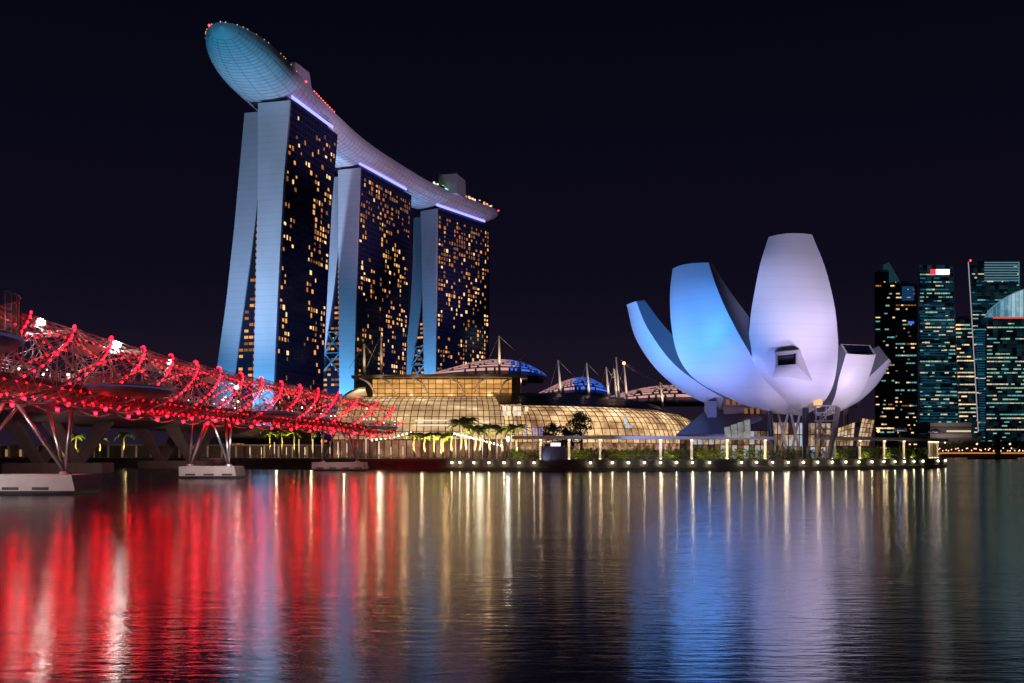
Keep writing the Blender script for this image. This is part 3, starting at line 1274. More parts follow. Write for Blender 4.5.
grid_wall(mb, PX(680, 288), PX(772, 286), GZ, 11.0, 16, 2)
grid_wall(mb, PX(772, 286), PX(836, 296), GZ, 13.5, 12, 3)
mb.build('lobby_glass', lob, mu)
mullions(PX(680, 288), PX(772, 286), GZ, 11, 16, 2, 0.13, 'lobby_frame', mu)
mullions(PX(772, 286), PX(836, 296), GZ, 13.5, 12, 3, 0.13, 'lobby_frame', mu)
mb = MB()
a, b = P(724, 398, 279), P(748, 410, 279)
mb.box(((a.x + b.x) / 2, 283, (a.z + b.z) / 2), (b.x - a.x, 7, a.z - b.z))
a, b = P(724, 406, 278.5), P(768, 418, 278.5)
mb.box(((a.x + b.x) / 2, 283, (a.z + b.z) / 2 - 0.2), (b.x - a.x, 8, a.z - b.z))
mb.build('bronze_hall', M['copper'], mu)
for px in (728, 734, 740, 746, 752, 758):
    mb = MB()
    q = P(px, 402 if px < 745 else 411, 277.9 if px > 745 else 278.9)
    mb.box(q, (0.9, 0.12, 1.5))
    mb.build('hall_window', M['win_dim'], mu)
# sweeping grey entrance roof
mb = MB()
top = [P(706, 410, 282), P(752, 409, 282), P(768, 418, 280)]
bot = [P(676, 434.5, 268), P(727, 434.5, 266), P(762, 420, 272)]
mb.loft([top, bot])
mb.loft([[p + Vector((0, 0, -0.5)) for p in top], [p + Vector((0, 0, -0.5)) for p in bot]])
mb.loft([bot, [p + Vector((0, 0, -0.5)) for p in bot]])
mb.build('entrance_roof', M['roof'], mu)
for k in range(4):
    px = 725.5 + k * 6.6
    mb = MB()
    y0, y1 = 427.5 - k * 2.4, 438
    q = [P(px, y1, 263.5), P(px + 5.8, y1, 263.5), P(px + 4.6, y0 - 1.2, 265.2), P(px - 1.2, y0, 265.2)]
    mb.face(q)
    mb.face([p + Vector((0, 0.25, 0)) for p in q][::-1])
    for i in range(4):
        j = (i + 1) % 4
        mb.face([q[i], q[j], q[j] + Vector((0, 0.25, 0)), q[i] + Vector((0, 0.25, 0))])
    mb.build('tilted_panel', lit_glass('panel_glazing', [(0.3, (0.10, 0.11, 0.12)), (0.6, (0.45, 0.44, 0.42)), (0.8, (0.8, 0.75, 0.65))], 0.55, 0.5, 0.4), mu)
mb = MB()
a = P(712.5, 412, 276)
mb.box((a.x, 279, a.z), (2.6, 4, 6))
mb.build('concrete_pier', M['clad_shaded'], mu)

# faceted glass pavilion to the right of the museum
gp = thing('glass_pavilion', 'small slanted glass pavilion glowing warm right of the museum', 'pavilion', tuple(PX(856, 290, GZ)))
pg = lit_glass('pavilion_glazing', [(0.3, (0.22, 0.10, 0.05)), (0.5, (0.75, 0.46, 0.24)), (0.7, (1.0, 0.78, 0.5))], 0.75, 0.4, 0.5)


def quad_grid(m_, q, nx, nz):
    rows_ = []
    for i in range(nx + 1):
        a_, b_ = q[0].lerp(q[1], i / nx), q[3].lerp(q[2], i / nx)
        rows_.append([a_.lerp(b_, j / nz) for j in range(nz + 1)])
    m_.loft(rows_, cells=True)
    return rows_


q1 = [P(856, 446, 287), P(869, 446, 292), P(874.5, 420, 296), P(862, 418, 291)]
q2 = [P(836, 446, 292), P(853, 446, 288), P(855, 422, 292), P(838, 428, 296)]
mb = MB()
r1 = quad_grid(mb, q1, 4, 6)
r2 = quad_grid(mb, q2, 5, 4)
mb.build('glass', pg, gp)
mb = MB()
for rr in (r1, r2):
    for row in rr:
        mb.tube([p + Vector((0, -0.12, 0)) for p in row], 0.09, 4)
    for j in range(len(rr[0])):
        mb.tube([row[j] + Vector((0, -0.12, 0)) for row in rr], 0.09, 4)
mb.build('frame', M['dark'], gp)
mb = MB()
mb.face([q2[3], q2[2], q1[3], q1[2], P(872, 424, 306), P(840, 430, 306)])
mb.build('roof', M['roof'], gp)

# ------------------------------------------------------------------ shopping arcade
ar = thing('shopping_arcade', 'long glass vaulted shopping arcade glowing amber between towers and museum', 'shopping centre', (-20, 340, GZ))
hall_glass = lit_glass('hall_glazing', [(0.30, (0.13, 0.066, 0.036)), (0.46, (0.31, 0.185, 0.090)), (0.60, (0.50, 0.32, 0.155)), (0.74, (0.98, 0.74, 0.42))],
                       1.6, 0.075, 0.10, (1, 1, 2.6))
hall_orange = lit_glass('gallery_glazing', [(0.30, (0.20, 0.080, 0.022)), (0.5, (0.52, 0.235, 0.060)), (0.72, (0.90, 0.50, 0.17))], 1.35, 0.08, 0.12, (1, 1, 3))
vault_glass = lit_glass('vault_glazing', [(0.36, (0.13, 0.066, 0.034)), (0.45, (0.36, 0.20, 0.09)), (0.55, (0.80, 0.50, 0.24)), (0.65, (1.0, 0.84, 0.58))],
                        1.5, 0.055, 0.08, (1, 1, 1.3))


def barrel(base_pts, inward, z0, z1, depth, nx, nz, name, glass, top_first=False):
    """quarter-barrel glazing: base line points, springs out at the foot and leans in at the top"""
    pts = catmull([(x, y, 0) for x, y in base_pts], nx)
    rows_ = []
    for i, p in enumerate(pts):
        t_ = (pts[min(i + 1, nx)] - pts[max(i - 1, 0)]).normalized()
        nin = Vector((-t_.y, t_.x, 0)) if inward is None else Vector(inward)
        row = []
        for j in range(nz + 1):
            th = math.pi / 2 * j / nz
            row.append(p + nin * (depth * (1 - math.cos(th))) + Vector((0, 0, z0 + (z1 - z0) * math.sin(th))))
        rows_.append(row)
    m_ = MB()
    m_.loft(rows_, cells=True)
    g = m_.build(name, glass, ar)
    m_ = MB()
    for i, row in enumerate(rows_):
        t_ = (pts[min(i + 1, nx)] - pts[max(i - 1, 0)]).normalized()
        o_ = Vector((t_.y, -t_.x, 0.3)) * 0.16
        m_.tube([p + o_ for p in row], 0.13, 4)
    for j in range(nz + 1):
        m_.tube([row[j] + Vector((0.02, -0.16, 0.05)) for row in rows_], 0.10, 4)
    m_.build('glazing_bars', M['dark'], g)
    return rows_


hallL, hallR = -59.0, 4.0
hr = barrel([(hallL, 329), (-38, 326), (-15, 325), (hallR, 327)], None, GZ + 6.0, 24.0, 19, 30, 9, 'hall_glass', hall_glass)
# end of the hall: glazed lower floor
mb = MB()
grid_wall(mb, (hallL, 329.6, 0), (hallR, 327.6, 0), GZ, GZ + 6, 26, 1)
mb.build('ground_floor_glass', lit_glass('shop_fronts', [(0.3, (0.05, 0.02, 0.015)), (0.5, (0.24, 0.10, 0.06)), (0.72, (0.5, 0.28, 0.14))], 0.7, 0.12, 0.3), ar)
mullions((hallL, 329.6, 0), (hallR, 327.6, 0), GZ, GZ + 6, 26, 1, 0.14, 'ground_floor_frame', ar)
# upper gallery
gy = 346.5
mb = MB()
grid_wall(mb, (-49, gy, 0), (1.2, gy, 0), 23.6, 30.2, 20, 4)
mb.build('gallery_glass', hall_orange, ar)
mullions((-49, gy, 0), (1.2, gy, 0), 23.6, 30.2, 20, 4, 0.11, 'gallery_frame', ar)
for px in (368, 516):
    mb = MB()
    q = PX(px, gy - 1)
    mb.box((q.x, gy + 2, 26.5), (3.0, 6, 8.6))
    mb.build('gallery_end_wall', M['dark'], ar)
# big flat roof with dark fascia
mb = MB()
xl, xr = (350 - CX) * 0.342, (528 - CX) * 0.342
out_ = [Vector((xl, 345, 0)), Vector((xl * 0.55, 340, 0)), Vector((-22, 338.5, 0)), Vector((xr * 0.1 - 6, 339.5, 0)), Vector((xr, 344, 0))]
oc = catmull(out_, 24)
mb.loft([[p + Vector((0, 12, 30.35)), p + Vector((0, 0, 30.5)), p + Vector((0, -0.3, 31.4)), p + Vector((0, 30, 32.3)), p + Vector((0, 70, 32.3))] for p in oc])
mb.build('flat_roof', M['roof'], ar)
mb = MB()
for xs in (-52, -45, -34, -21.5, -8.5, 0):
    dx = 5.5 if xs < -10 else (-4.5 if xs > -12 else 0)
    a = Vector((xs, 341.5, 30.2))
    b = Vector((xs + dx, 340.8, 24.6))
    mid = (a + b) / 2 + Vector((0.6 if dx > 0 else -0.6, -1.2, 1.0))
    mb = MB()
    mb.tube(catmull([a, mid, b], 8), [0.2, 0.28, 0.32, 0.36, 0.38, 0.36, 0.32, 0.28, 0.2], 6)
    mb.build('curved_prop', M['white_paint'], ar)
# light bars inside the hall
for (x0, x1, py) in ((415, 452, 420.5), (417, 450, 425.2)):
    a, b = P(x0, py, 323.2), P(x1, py, 323.2)
    mb = MB()
    mb.box(((a.x + b.x) / 2, 323.2, a.z), (b.x - a.x, 0.5, 0.5))
    mb.build('light_bar', emat('entrance_light', (1.0, 0.82, 0.60), 0.95), ar)
# pale lit arch at the left corner
mb = MB()
arc = catmull([P(338, 404, 330), P(346, 396, 333), P(356, 391, 336), P(366, 389.5, 338)], 12)
mb.loft([[p + Vector((0, 0, 0.9)), p + Vector((0, -1.5, 0)), p + Vector((0, 3, -2.0))] for p in arc])
mb.build('corner_arch', M['white_paint'], ar)

# long vault
vpath = [(-2.0, 322), (8, 324.5), (26, 333), (44, 345), (58, 362), (71, 388), (84, 432)]
vr = barrel(vpath, None, GZ + 5.0, 20.8, 12.5, 40, 8, 'vault_glass', vault_glass)
mb = MB()
rows = []
n = len(vr)
vp = catmull([(x, y, 0) for x, y in vpath], n - 1)
for i, row in enumerate(vr):
    t_ = (vp[min(i + 1, n - 1)] - vp[max(i - 1, 0)]).normalized()
    nin = Vector((-t_.y, t_.x, 0))
    p = row[-1]
    rows.append([p - nin * 1.2 + Vector((0, 0, 0.1)), p - nin * 0.9 + Vector((0, 0, 0.6)), p + nin * 6 + Vector((0, 0, 3.4)), p + nin * 13 + Vector((0, 0, 5.0)), p + nin * 26 + Vector((0, 0, 5.4)),
                 p + nin * 40 + Vector((0, 0, -8))])
mb.loft(rows)
mb.build('vault_roof', M['roof'], ar)
mb = MB()
mb.tube([r_[4] + Vector((0, 0, 0.3)) for r_ in rows], 0.18, 5)
mb.build('eaves_light', emat('eaves_light', (1.0, 0.42, 0.20), 0.7, False), ar)
mb = MB()
sf = lit_glass('shop_windows', [(0.34, (0.05, 0.022, 0.014)), (0.48, (0.36, 0.17, 0.08)), (0.6, (0.95, 0.62, 0.36)), (0.72, (0.9, 0.9, 0.95))], 0.85, 0.25, 0.5)
for a, b in zip(vr, vr[1:]):
    p, q = a[0] + Vector((0, 0.6, 0)), b[0] + Vector((0, 0.6, 0))
    grid_wall(mb, (p.x, p.y, 0), (q.x, q.y, 0), GZ, GZ + 5, 1, 2)
mb.build('shop_windows', sf, ar)
# bright shop signs behind the vault glass
for px, py, w_, h_, st in ((504.5, 408.3, 1.2, 1.4, 1.5), (509, 408.3, 1.2, 1.4, 1.3), (515, 408.5, 1.2, 1.4, 1.5), (519.2, 408.5, 1.2, 1.4, 1.2), (526.5, 409, 1.1, 1.5, 1.4), (504.5, 413.4, 1.2, 1.4, 1.1), (509, 413.4, 1.2, 1.4, 1.5),
                       (515, 413.6, 1.2, 1.4, 1.2), (519.2, 413.6, 1.2, 1.4, 1.4), (625.2, 416, 0.7, 1.6, 0.7), (625.4, 421, 0.8, 2.0, 1.1), (627.5, 426, 1.3, 1.4, 0.9), (631, 426.5, 0.8, 1.0, 0.7)):
    q = P(px, py, 321.4 if px < 560 else 337.0)
    mb = MB()
    mb.box(q, (w_, 0.3, h_))
    mb.build('shop_sign', emat('shop_sign', (1.0, 0.86, 0.60) if px < 560 else (0.75, 0.85, 1.0), st * 0.7, False), ar)

spot((18, 330, 46), (32, 358, 24), 9000, (0.12, 0.22, 0.9), 100, 1.0)  # added blue fill spots in mid-air, brightening the vault roof
spot((52, 350, 44), (60, 385, 24), 5000, (0.20, 0.25, 0.8), 100, 1.0)
for xx in (-50, -36, -22, -8):
    point((xx, 334.5, 25.5), 700, (1.0, 0.62, 0.32), 0.4)

# louvred roofs lit pink and blue
def louvre_dome(label, x0, x1, ytop, ybase, Y, depth, blue_from, peak=0.7):
    a, b = P(x0, ybase, Y), P(x1, ybase, Y)
    cx_, rx = (a.x + b.x) / 2, (b.x - a.x) / 2
    z0 = a.z - 1.0
    z1 = P(0, ytop, Y).z
    root = thing('louvred_roof', label, 'roof', (cx_, Y, z0))
    m_ = MB()
    rows_ = []

    def zz(u_, v_):
        s_ = (u_ + 1) / 2
        arch = math.sin(math.pi * s_ ** (math.log(0.5) / math.log(peak)))
        return z0 + (z1 - z0) * (max(0, arch) ** 0.62) * math.sqrt(max(0, 1 - v_ * v_))
    nu, nv = 30, 12
    for i in range(nu + 1):
        u_ = -1 + 2 * i / nu
        rows_.append([Vector((cx_ + u_ * rx, Y + depth * v_, zz(u_, v_) - 0.15)) for v_ in [-1 + 2 * j / nv for j in range(nv + 1)]])
    m_.loft(rows_)
    m_.build('roof_shell', M['roof'], root, smooth=True)
    mp, mbl = MB(), MB()
    nl = 11
    for l in range(nl):
        v_ = -0.97 + 0.95 * l / (nl - 1)
        for i in range(60):
            ua, ub = -1 + 2 * i / 60, -1 + 2 * (i + 1) / 60
            tgt = mbl if (i / 60 + random.uniform(-0.06, 0.06)) > blue_from else mp
            if random.random() < 0.24:
                continue
            dv = 0.95 / (nl - 1) * 0.5
            tgt.face([Vector((cx_ + ua * rx, Y + depth * v_, zz(ua, v_) + 0.1)), Vector((cx_ + ub * rx, Y + depth * v_, zz(ub, v_) + 0.1)),
                      Vector((cx_ + ub * rx, Y + depth * (v_ + dv), zz(ub, v_ + dv) + 0.1)), Vector((cx_ + ua * rx, Y + depth * (v_ + dv), zz(ua, v_ + dv) + 0.1))])
    if mp.f:
        mp.build('pink_louvres', M['led_pink'], root)
    if mbl.f:
        mbl.build('blue_louvres', M['led_cobalt'], root)
    return root


louvre_dome('large louvred roof glowing pink with a blue right end', 424, 545, 360, 377, 420, 22, 0.72, 0.62)
louvre_dome('smaller louvred roof with blue lights between the masts', 534, 608, 377.5, 394, 430, 16, 0.50, 0.64)
louvre_dome('low louvred roof glowing pink beside the left petal', 590, 725, 385.5, 402, 470, 22, 0.72, 0.6)

# masts on the roofs
MASTS = [(381, 335, 376, 345, -6, 'slim white mast at the left end of the arcade roof'),
         (364, 344, 376, 345, 0, 'short white mast above the left corner of the arcade'),
         (499, 336, 376, 345, 12, 'tall white mast on the right part of the arcade flat roof'),
         (520, 359, 392, 350, 10, 'white mast beside the end of the flat roof'),
         (558, 360, 394, 362, 12, 'white mast left of the small blue louvred roof'),
         (586.5, 363, 395, 366, 12, 'white mast right of the small blue louvred roof'),
         (606, 367, 397, 376, 8, 'leaning white mast, third from the left above the vault'),
         (614, 369, 399, 384, 8, 'short white mast half hidden behind the tallest vault mast'),
         (616, 357, 397, 378, 24, 'tallest white mast above the vault with long stay cables'),
         (624, 364, 398, 382, 20, 'white mast with an orange lamp at its tip'),
         (660, 382, 402, 420, 8, 'last short white mast near the left petal')]
for i, (px, yt, yb, Y, ln, lb) in enumerate(MASTS):
    top = P(px, yt, Y)
    ba = P(px + (3.5 if px > 540 else 0.5), yb, Y)
    ba.z -= 3.5 if Y > 350 else 0.6
    root = thing('roof_mast', lb, 'mast', tuple(ba), 'masts on the arcade roofs')
    m_ = MB()
    m_.tube([ba, ba.lerp(top, 0.5), top], [0.42, 0.46, 0.26], 8)
    m_.build('pole', M['white_paint'], root)
    m_ = MB()
    m_.tube([top, Vector((top.x + (ln if ln else 6) * 1.1, top.y + 6, ba.z + 3))], 0.06, 4)
    m_.tube([top, Vector((ba.x - 5, ba.y - 2, ba.z + 3))], 0.06, 4)
    m_.build('stay_cable', M['steel_dull'], root)
    if px == 624:
        m_ = MB()
        m_.ball(top + Vector((0, 0, 0.3)), 0.6, 8, 5)
        m_.build('tip_lamp', M['lamp_amber'], root)
    spot((ba.x + 1.5, ba.y - 5, ba.z + 3.3), (top.x, top.y, ba.z + 0.6 * (top.z - ba.z)), 3600 if px > 400 else 1300, (1.0, 0.72, 0.45), 70, 1.0, 0.2)

# ------------------------------------------------------------------ pergola along the promenade
pe = thing('pergola', 'long pale flat roofed pergola on lit columns along the promenade', 'pergola', (60, 275, GZ))
PD = 5.0


def perg_roof(x0, x1, name):
    m_ = MB()
    n_ = 24
    rows_ = []
    for i in range(n_ + 1):
        px = x0 + (x1 - x0) * i / n_
        p = inland(px, PD)
        zt = 8.35
        rows_.append([Vector((p.x, p.y - 1.8, zt)), Vector((p.x, p.y - 1.8, zt + 0.85)), Vector((p.x, p.y + 4.5, zt + 0.85)), Vector((p.x, p.y + 4.5, zt))])
    m_.loft(rows_, closed=True)
    m_.face(rows_[0][::-1])
    m_.face(rows_[-1])
    return m_.build(name, M['pergola_slab'], pe)


perg_roof(512, 773, 'roof')
perg_roof(818, 946, 'roof')
for px in range(520, 946, 14):  # added ground spots, no known fixtures, brightening the pergola fascia
    if px < 770 or px > 822:
        q = inland(px, 1.2)
        spot((q.x, q.y, GZ + 0.3), (q.x, q.y + 2.2, 8.7), 260, (1.0, 0.84, 0.62), 95, 1.0, 0.2)
for px in (540.5, 569, 600, 660.5, 691.5, 727, 765, 831, 859.5, 884, 903.5, 929, 931.6, 934.4, 937):
    p = inland(px, PD)
    m_ = MB()
    m_.box((p.x, p.y, (GZ + 8.35) / 2), (0.62, 0.62, 8.35 - GZ))
    c_ = m_.build('column', M['white_paint'], pe)
    m_ = MB()
    m_.box((p.x, p.y - 0.62, 8.14), (0.55, 0.4, 0.18))
    m_.build('downlight', emat('downlight', (1.0, 0.72, 0.40), 5), c_)
    m_ = MB()
    m_.box((p.x, p.y - 0.62, GZ + 0.1), (0.4, 0.4, 0.14))
    m_.build('uplight', bpy.data.materials['downlight'], c_)
    if not 930 < px < 936:
        point((p.x + 0.1, p.y - 1.9, 6.6), 95 if px < 928 else 60, (1.0, 0.70, 0.40), 0.2)
        point((p.x + 0.1, p.y - 1.9, 4.4), 55 if px < 928 else 35, (1.0, 0.70, 0.40), 0.2)
# people-scale kiosk under the pergola
kp = inland(553, 4)
spot((kp.x - 3, kp.y - 5.2, GZ + 0.2), (kp.x, kp.y - 3, GZ + 1.5), 120, (0.6, 0.65, 1.0), 120, 1.0, 0.2)
ks = thing('kiosk', 'dark blue grey kiosk standing at the promenade edge', 'kiosk', tuple(kp))
mb = MB()
mb.box((kp.x, kp.y - 2.2, GZ + 1.6), (6.4, 2.6, 3.2))
mb.build('body', mat('kiosk_panel', (0.30, 0.31, 0.40), 0.4, var=0.2), ks)
mb = MB()
mb.box((kp.x, kp.y - 2.2, GZ + 3.28), (6.9, 3.0, 0.16))
mb.build('lid', M['steel_dull'], ks)
mb = MB()
mb.box((kp.x + 0.6, kp.y - 2.0, GZ + 3.9), (2.6, 0.3, 0.9))
mb.build('lamp_panel', emat('kiosk_lamp', (0.9, 0.75, 0.95), 1.6), ks)

# ------------------------------------------------------------------ plants
def leaf_cloud(m_, c, rx, ry, rz, count, size, seed=0, gap=0.25):
    rnd = random.Random(seed)
    c = Vector(c)
    for i in range(count):
        while True:
            v = Vector((rnd.uniform(-1, 1), rnd.uniform(-1, 1), rnd.uniform(-1, 1)))
            if v.length < 1:
                break
        v = v.normalized() * (v.length ** 0.45)
        nz_ = mnoise.noise(Vector((v.x * 2.2 + seed, v.y * 2.2, v.z * 2.2)))
        if nz_ < -gap:
            continue
        v *= 0.82 + 0.34 * nz_
        p = c + Vector((v.x * rx, v.y * ry, v.z * rz))
        a = Vector((rnd.uniform(-1, 1), rnd.uniform(-1, 1), rnd.uniform(-0.8, 0.8))).normalized() * size * rnd.uniform(0.6, 1.3)
        b = a.cross(Vector((rnd.uniform(-1, 1), rnd.uniform(-1, 1), rnd.uniform(-1, 1)))).normalized() * size * 0.55
        m_.face([p - a, p + b, p + a, p - b])


def tree(px, Y, pytop, spread, label, seed, mt, cat='tree', dens=1.0, low=False):
    base = PX(px, Y, GZ)
    ht = P(px, pytop, Y).z - GZ
    t_ = thing('broadleaf_tree', label, cat, tuple(base))
    rnd = random.Random(seed)
    m_ = MB()
    m_.tube([base, base + Vector((0.1, 0, ht * 0.25)), base + Vector((0.2, 0.1, ht * 0.55))], [ht * 0.035, ht * 0.028, ht * 0.018], 7)
    cl_ = []
    for k in range(9):
        a = rnd.uniform(0, 6.28)
        rr = rnd.uniform(0.25, 0.8) * spread
        tip = base + Vector((math.cos(a) * rr, math.sin(a) * rr, ht * rnd.uniform(0.42 if not low else 0.3, 0.86)))
        m_.tube([base + Vector((0.1, 0, ht * rnd.uniform(0.22, 0.5))), tip], [ht * 0.014, ht * 0.006], 5)
        cl_.append(tip)
    cl_.append(base + Vector((0, 0, ht * 0.86)))
    m_.build('trunk', M['bark'], t_)
    m_ = MB()
    for k, c in enumerate(cl_):
        leaf_cloud(m_, c, spread * rnd.uniform(0.3, 0.48), spread * rnd.uniform(0.3, 0.48), ht * rnd.uniform(0.11, 0.19), int(190 * dens), 0.34, seed * 10 + k)
    m_.build('crown', mt, t_)
    return t_


tree(581, 290, 409.5, 5.4, 'tall dark tree with a ragged crown in front of the glass vault', 3, M['leaf_dark'])
tree(552, 291, 422, 4.6, 'low dense dark tree left of the tall dark one', 5, M['leaf_dark'], low=True)
tree(565, 293, 427, 3.0, 'small dark bush tree between the two dark trees', 6, M['leaf_dark'], low=True)

def hedge(x0, x1, h_, label, seed, d=8.0, mt='leaf'):
    p, q = inland(x0, d), inland(x1, d)
    c = (p + q) / 2
    root = thing('hedge', label, 'hedge', (c.x, c.y, GZ), 'hedges behind the pergola')
    m_ = MB()
    n_ = max(1, int((q - p).length / 1.6))
    for k in range(n_ + 1):
        s_ = p.lerp(q, k / max(1, n_))
        leaf_cloud(m_, s_ + Vector((0, 0, h_ * 0.5)), 1.25, 1.0, h_ * 0.66, 260, 0.22, seed + k, 0.55)
    m_.build('foliage', M[mt], root)
    m_ = MB()
    for k in range(n_ + 1):
        s_ = p.lerp(q, k / max(1, n_))
        m_.tube([s_, s_ + Vector((0.05, 0, h_ * 0.7))], 0.05, 4)
    m_.build('stems', M['bark'], root)


HED = [(513, 536, 2.6, 'clipped hedge beside the white corner post'), (572, 597, 3.0, 'hedge behind the third pergola bay'),
       (604, 656, 2.6, 'longest hedge behind the pergola'), (664, 688, 2.8, 'yellow lit hedge left of the entrance roof'),
       (695, 723, 2.8, 'yellow lit hedge under the entrance roof'), (731, 762, 2.8, 'hedge behind the white tilted panels'),
       (772, 822, 2.6, 'dark hedge below the museum lattice legs'), (835, 856, 3.2, 'hedge in front of the glass pavilion'),
       (863, 881, 3.4, 'hedge right of the glass pavilion'), (888, 901, 3.2, 'short hedge between two right hand columns'),
       (907, 927, 3.2, 'last hedge at the right end of the pergola')]
for i, (a, b, h_, lb) in enumerate(HED):
    hedge(a, b, h_, lb, 40 + i * 30, d=7.0 + (i % 3) * 0.6)
    if i != 6:
        q = inland((a + b) / 2, 3.4)
        spot((q.x - 1.5, q.y + 0.4, GZ + 0.2), (q.x - 1.5, q.y + 4.5, GZ + 1.9), 1100, (1.0, 0.82, 0.15), 120, 0.8, 0.2)
        if b - a > 26:
            spot((q.x + 4, q.y + 0.4, GZ + 0.2), (q.x + 4, q.y + 4.5, GZ + 1.9), 800, (1.0, 0.82, 0.15), 120, 0.8, 0.2)

# palms
def make_palm():
    t_ = thing('palm_tree', 'palm', 'palm tree', (0, 0, 0))
    m_ = MB()
    pts = [Vector((0.10 * math.sin(k), 0.05 * math.cos(2 * k), k * 8.4 / 8)) for k in range(9)]
    m_.tube(pts, [0.30, 0.26, 0.22, 0.21, 0.20, 0.19, 0.18, 0.17, 0.20], 7)
    m_.build('trunk', M['palm_bark'], t_)
    m_ = MB()
    rnd = random.Random(5)
    top = pts[-1]
    for k in range(17):
        a = 2 * math.pi * k / 17 + rnd.uniform(-0.2, 0.2)
        el = rnd.uniform(0.0, 1.35)
        L = rnd.uniform(2.5, 3.3)
        d = Vector((math.cos(a), math.sin(a), 0))
        sd_ = Vector((-d.y, d.x, 0))
        prev = None
        for j in range(9):
            f_ = j / 8
            p = top + d * (L * f_ * math.cos(el * (1 - f_ * 0.4))) + Vector((0, 0, L * f_ * math.sin(el) - 2.5 * f_ ** 2.2))
            if prev is not None:
                for sg in (-1, 1):
                    ll = (0.85 * math.sin(math.pi * min(1, f_ * 0.9 + 0.08))) + 0.1
                    tip = p + sd_ * (sg * ll * 0.75) + Vector((0, 0, -ll * 0.65)) + d * 0.25
                    m_.face([prev, p, tip])
                    mid = (prev + p) / 2
                    tip2 = mid + sd_ * (sg * ll * 0.7) + Vector((0, 0, -ll * 0.55)) + d * 0.2
                    m_.face([prev, mid, tip2])
            prev = p
    m_.build('crown', M['palm_leaf'], t_)
    return t_


palm0 = make_palm()
PALMS = [(414, 433, 20), (424.5, 434, 19), (434, 433, 20), (443, 434, 19), (451.5, 433, 20),
         (461, 420, 22), (466, 418, 22), (475, 426, 22), (480, 427, 24), (489.5, 425, 22), (502, 427, 23), (516.5, 425, 18)]
LB = ['short palm lit yellow from below, in the left row before the arcade'] * 5 + \
     ['tallest palm in front of the arcade, left of its close twin', 'tall palm standing close beside the tallest one', 'slim palm right of the tall pair',
      'palm with a drooping crown right of the slim palm', 'palm behind the sloping string of lights', 'palm before the lower end of the string of lights',
      'palm beside the pergola end with spread fronds']
first = True
for (px, py, d), lb in zip(PALMS, LB):
    q = inland(px, d)
    ht = P(px, py, q.y).z - GZ
    sc = ht / 9.0
    g = 'yellow lit palms before the arcade' if 'left row' in lb else 'palms before the arcade'
    hs = 1.3 if 'left row' in lb else 1.65
    if first:
        palm0.location = q
        palm0.scale = (hs, hs, sc)
        palm0['label'], palm0['group'] = lb, g
        first = False
    else:
        dup(palm0, q, random.uniform(0, 6), (hs, hs, sc), lb, g)
    spot((q.x + 0.5, q.y - 2.4, GZ + 0.3), (q.x, q.y, GZ + ht * 0.9), 15000 if 'left row' in lb else 10000, (1.0, 0.82, 0.20) if 'left row' in lb else (1.0, 0.74, 0.36), 62, 0.6, 0.15)
for px, py, lb in ((66, 434, 'palm seen through the first V of the road bridge'), (76, 434, 'palm beside the one in the first V of the road bridge'),
                   (100, 437, 'palm seen between the slanting road bridge legs'), (124, 433, 'palm lit yellow left of the second road bridge pier')):
    q = PX(px, 352, GZ)
    ht = P(px, py, 352).z - GZ
    dup(palm0, q, random.uniform(0, 6), (1.25, 1.25, ht / 9.0), lb, 'palms behind the road bridge')
    spot((q.x + 0.6, q.y - 2.6, GZ + 0.3), (q.x, q.y, GZ + ht * 0.95), 11000, (1.0, 0.85, 0.12), 58, 0.6, 0.15)
for px in (270, 282, 294, 312):
    q = PX(px, 330, GZ)
    ht = P(px, 430, 330).z - GZ
    dup(palm0, q, random.uniform(0, 6), (1.1, 1.1, ht / 9.0), 'palm lit yellow under the far end of the footbridge', 'palms under the footbridge')
    spot((q.x + 0.6, q.y - 2.6, GZ + 0.3), (q.x, q.y, GZ + ht * 0.95), 9000, (1.0, 0.85, 0.12), 58, 0.6, 0.15)

# slim lit posts
post0 = thing('light_post', 'slim white post lit warm at the top, beside the palms', 'lamp post', (0, 0, 0), 'slim lit posts on the promenade')
mb = MB()
mb.tube([(0, 0, 0), (0, 0, 6.4)], [0.16, 0.12], 6)
mb.build('post', M['white_paint'], post0)
mb = MB()
mb.tube([(0, 0, 6.4), (0, 0, 6.6), (0, 0, 6.7)], [0.2, 0.24, 0.05], 8)
mb.build('cap', M['dark'], post0)
mb = MB()
mb.box((0, -0.14, 4.0), (0.14, 0.03, 4.4))
mb.build('light_strip', emat('post_light', (1.0, 0.74, 0.46), 1.3), post0)
first = True
for px, d, s_ in ((441, 17, 1.05), (455.5, 14, 1.0), (469, 16, 1.0), (482.5, 15, 1.05), (497, 14, 1.05), (511, 13, 1.15)):
    q = inland(px, d)
    if first:
        post0.location = q
        post0.scale = (1, 1, s_)
        first = False
    else:
        dup(post0, q, 0, (1, 1, s_))
for px in (250, 261.5, 274.5, 286.5, 299, 305, 313, 322, 330, 338, 347, 358, 366, 379, 391, 403):
    q = inland(px, 9)
    dup(post0, q, 0, (1.1, 1.1, random.choice([0.55, 0.8, 0.95]) if px > 270 else 0.55), 'slim white post lit warm, under the bridges', 'slim lit posts under the bridges')
# blue lit flagpoles
for i, px in enumerate((526, 533, 536.5, 542)):
    q = inland(px, 10)
    lbf = 'slim blue lit flagpole above the pergola roof'
    t_ = thing('flagpole', lbf, 'flagpole', tuple(q), 'blue lit flagpoles')
    m_ = MB()
    m_.tube([q, q + Vector((0, 0, 9.2 + (i % 2)))], [0.09, 0.06], 5)
    m_.build('pole', M['white_paint'], t_)
    m_ = MB()
    m_.box(q + Vector((0, -0.12, 7.3)), (0.14, 0.05, 2.6))
    m_.build('light_strip', M['lamp_blue'], t_)

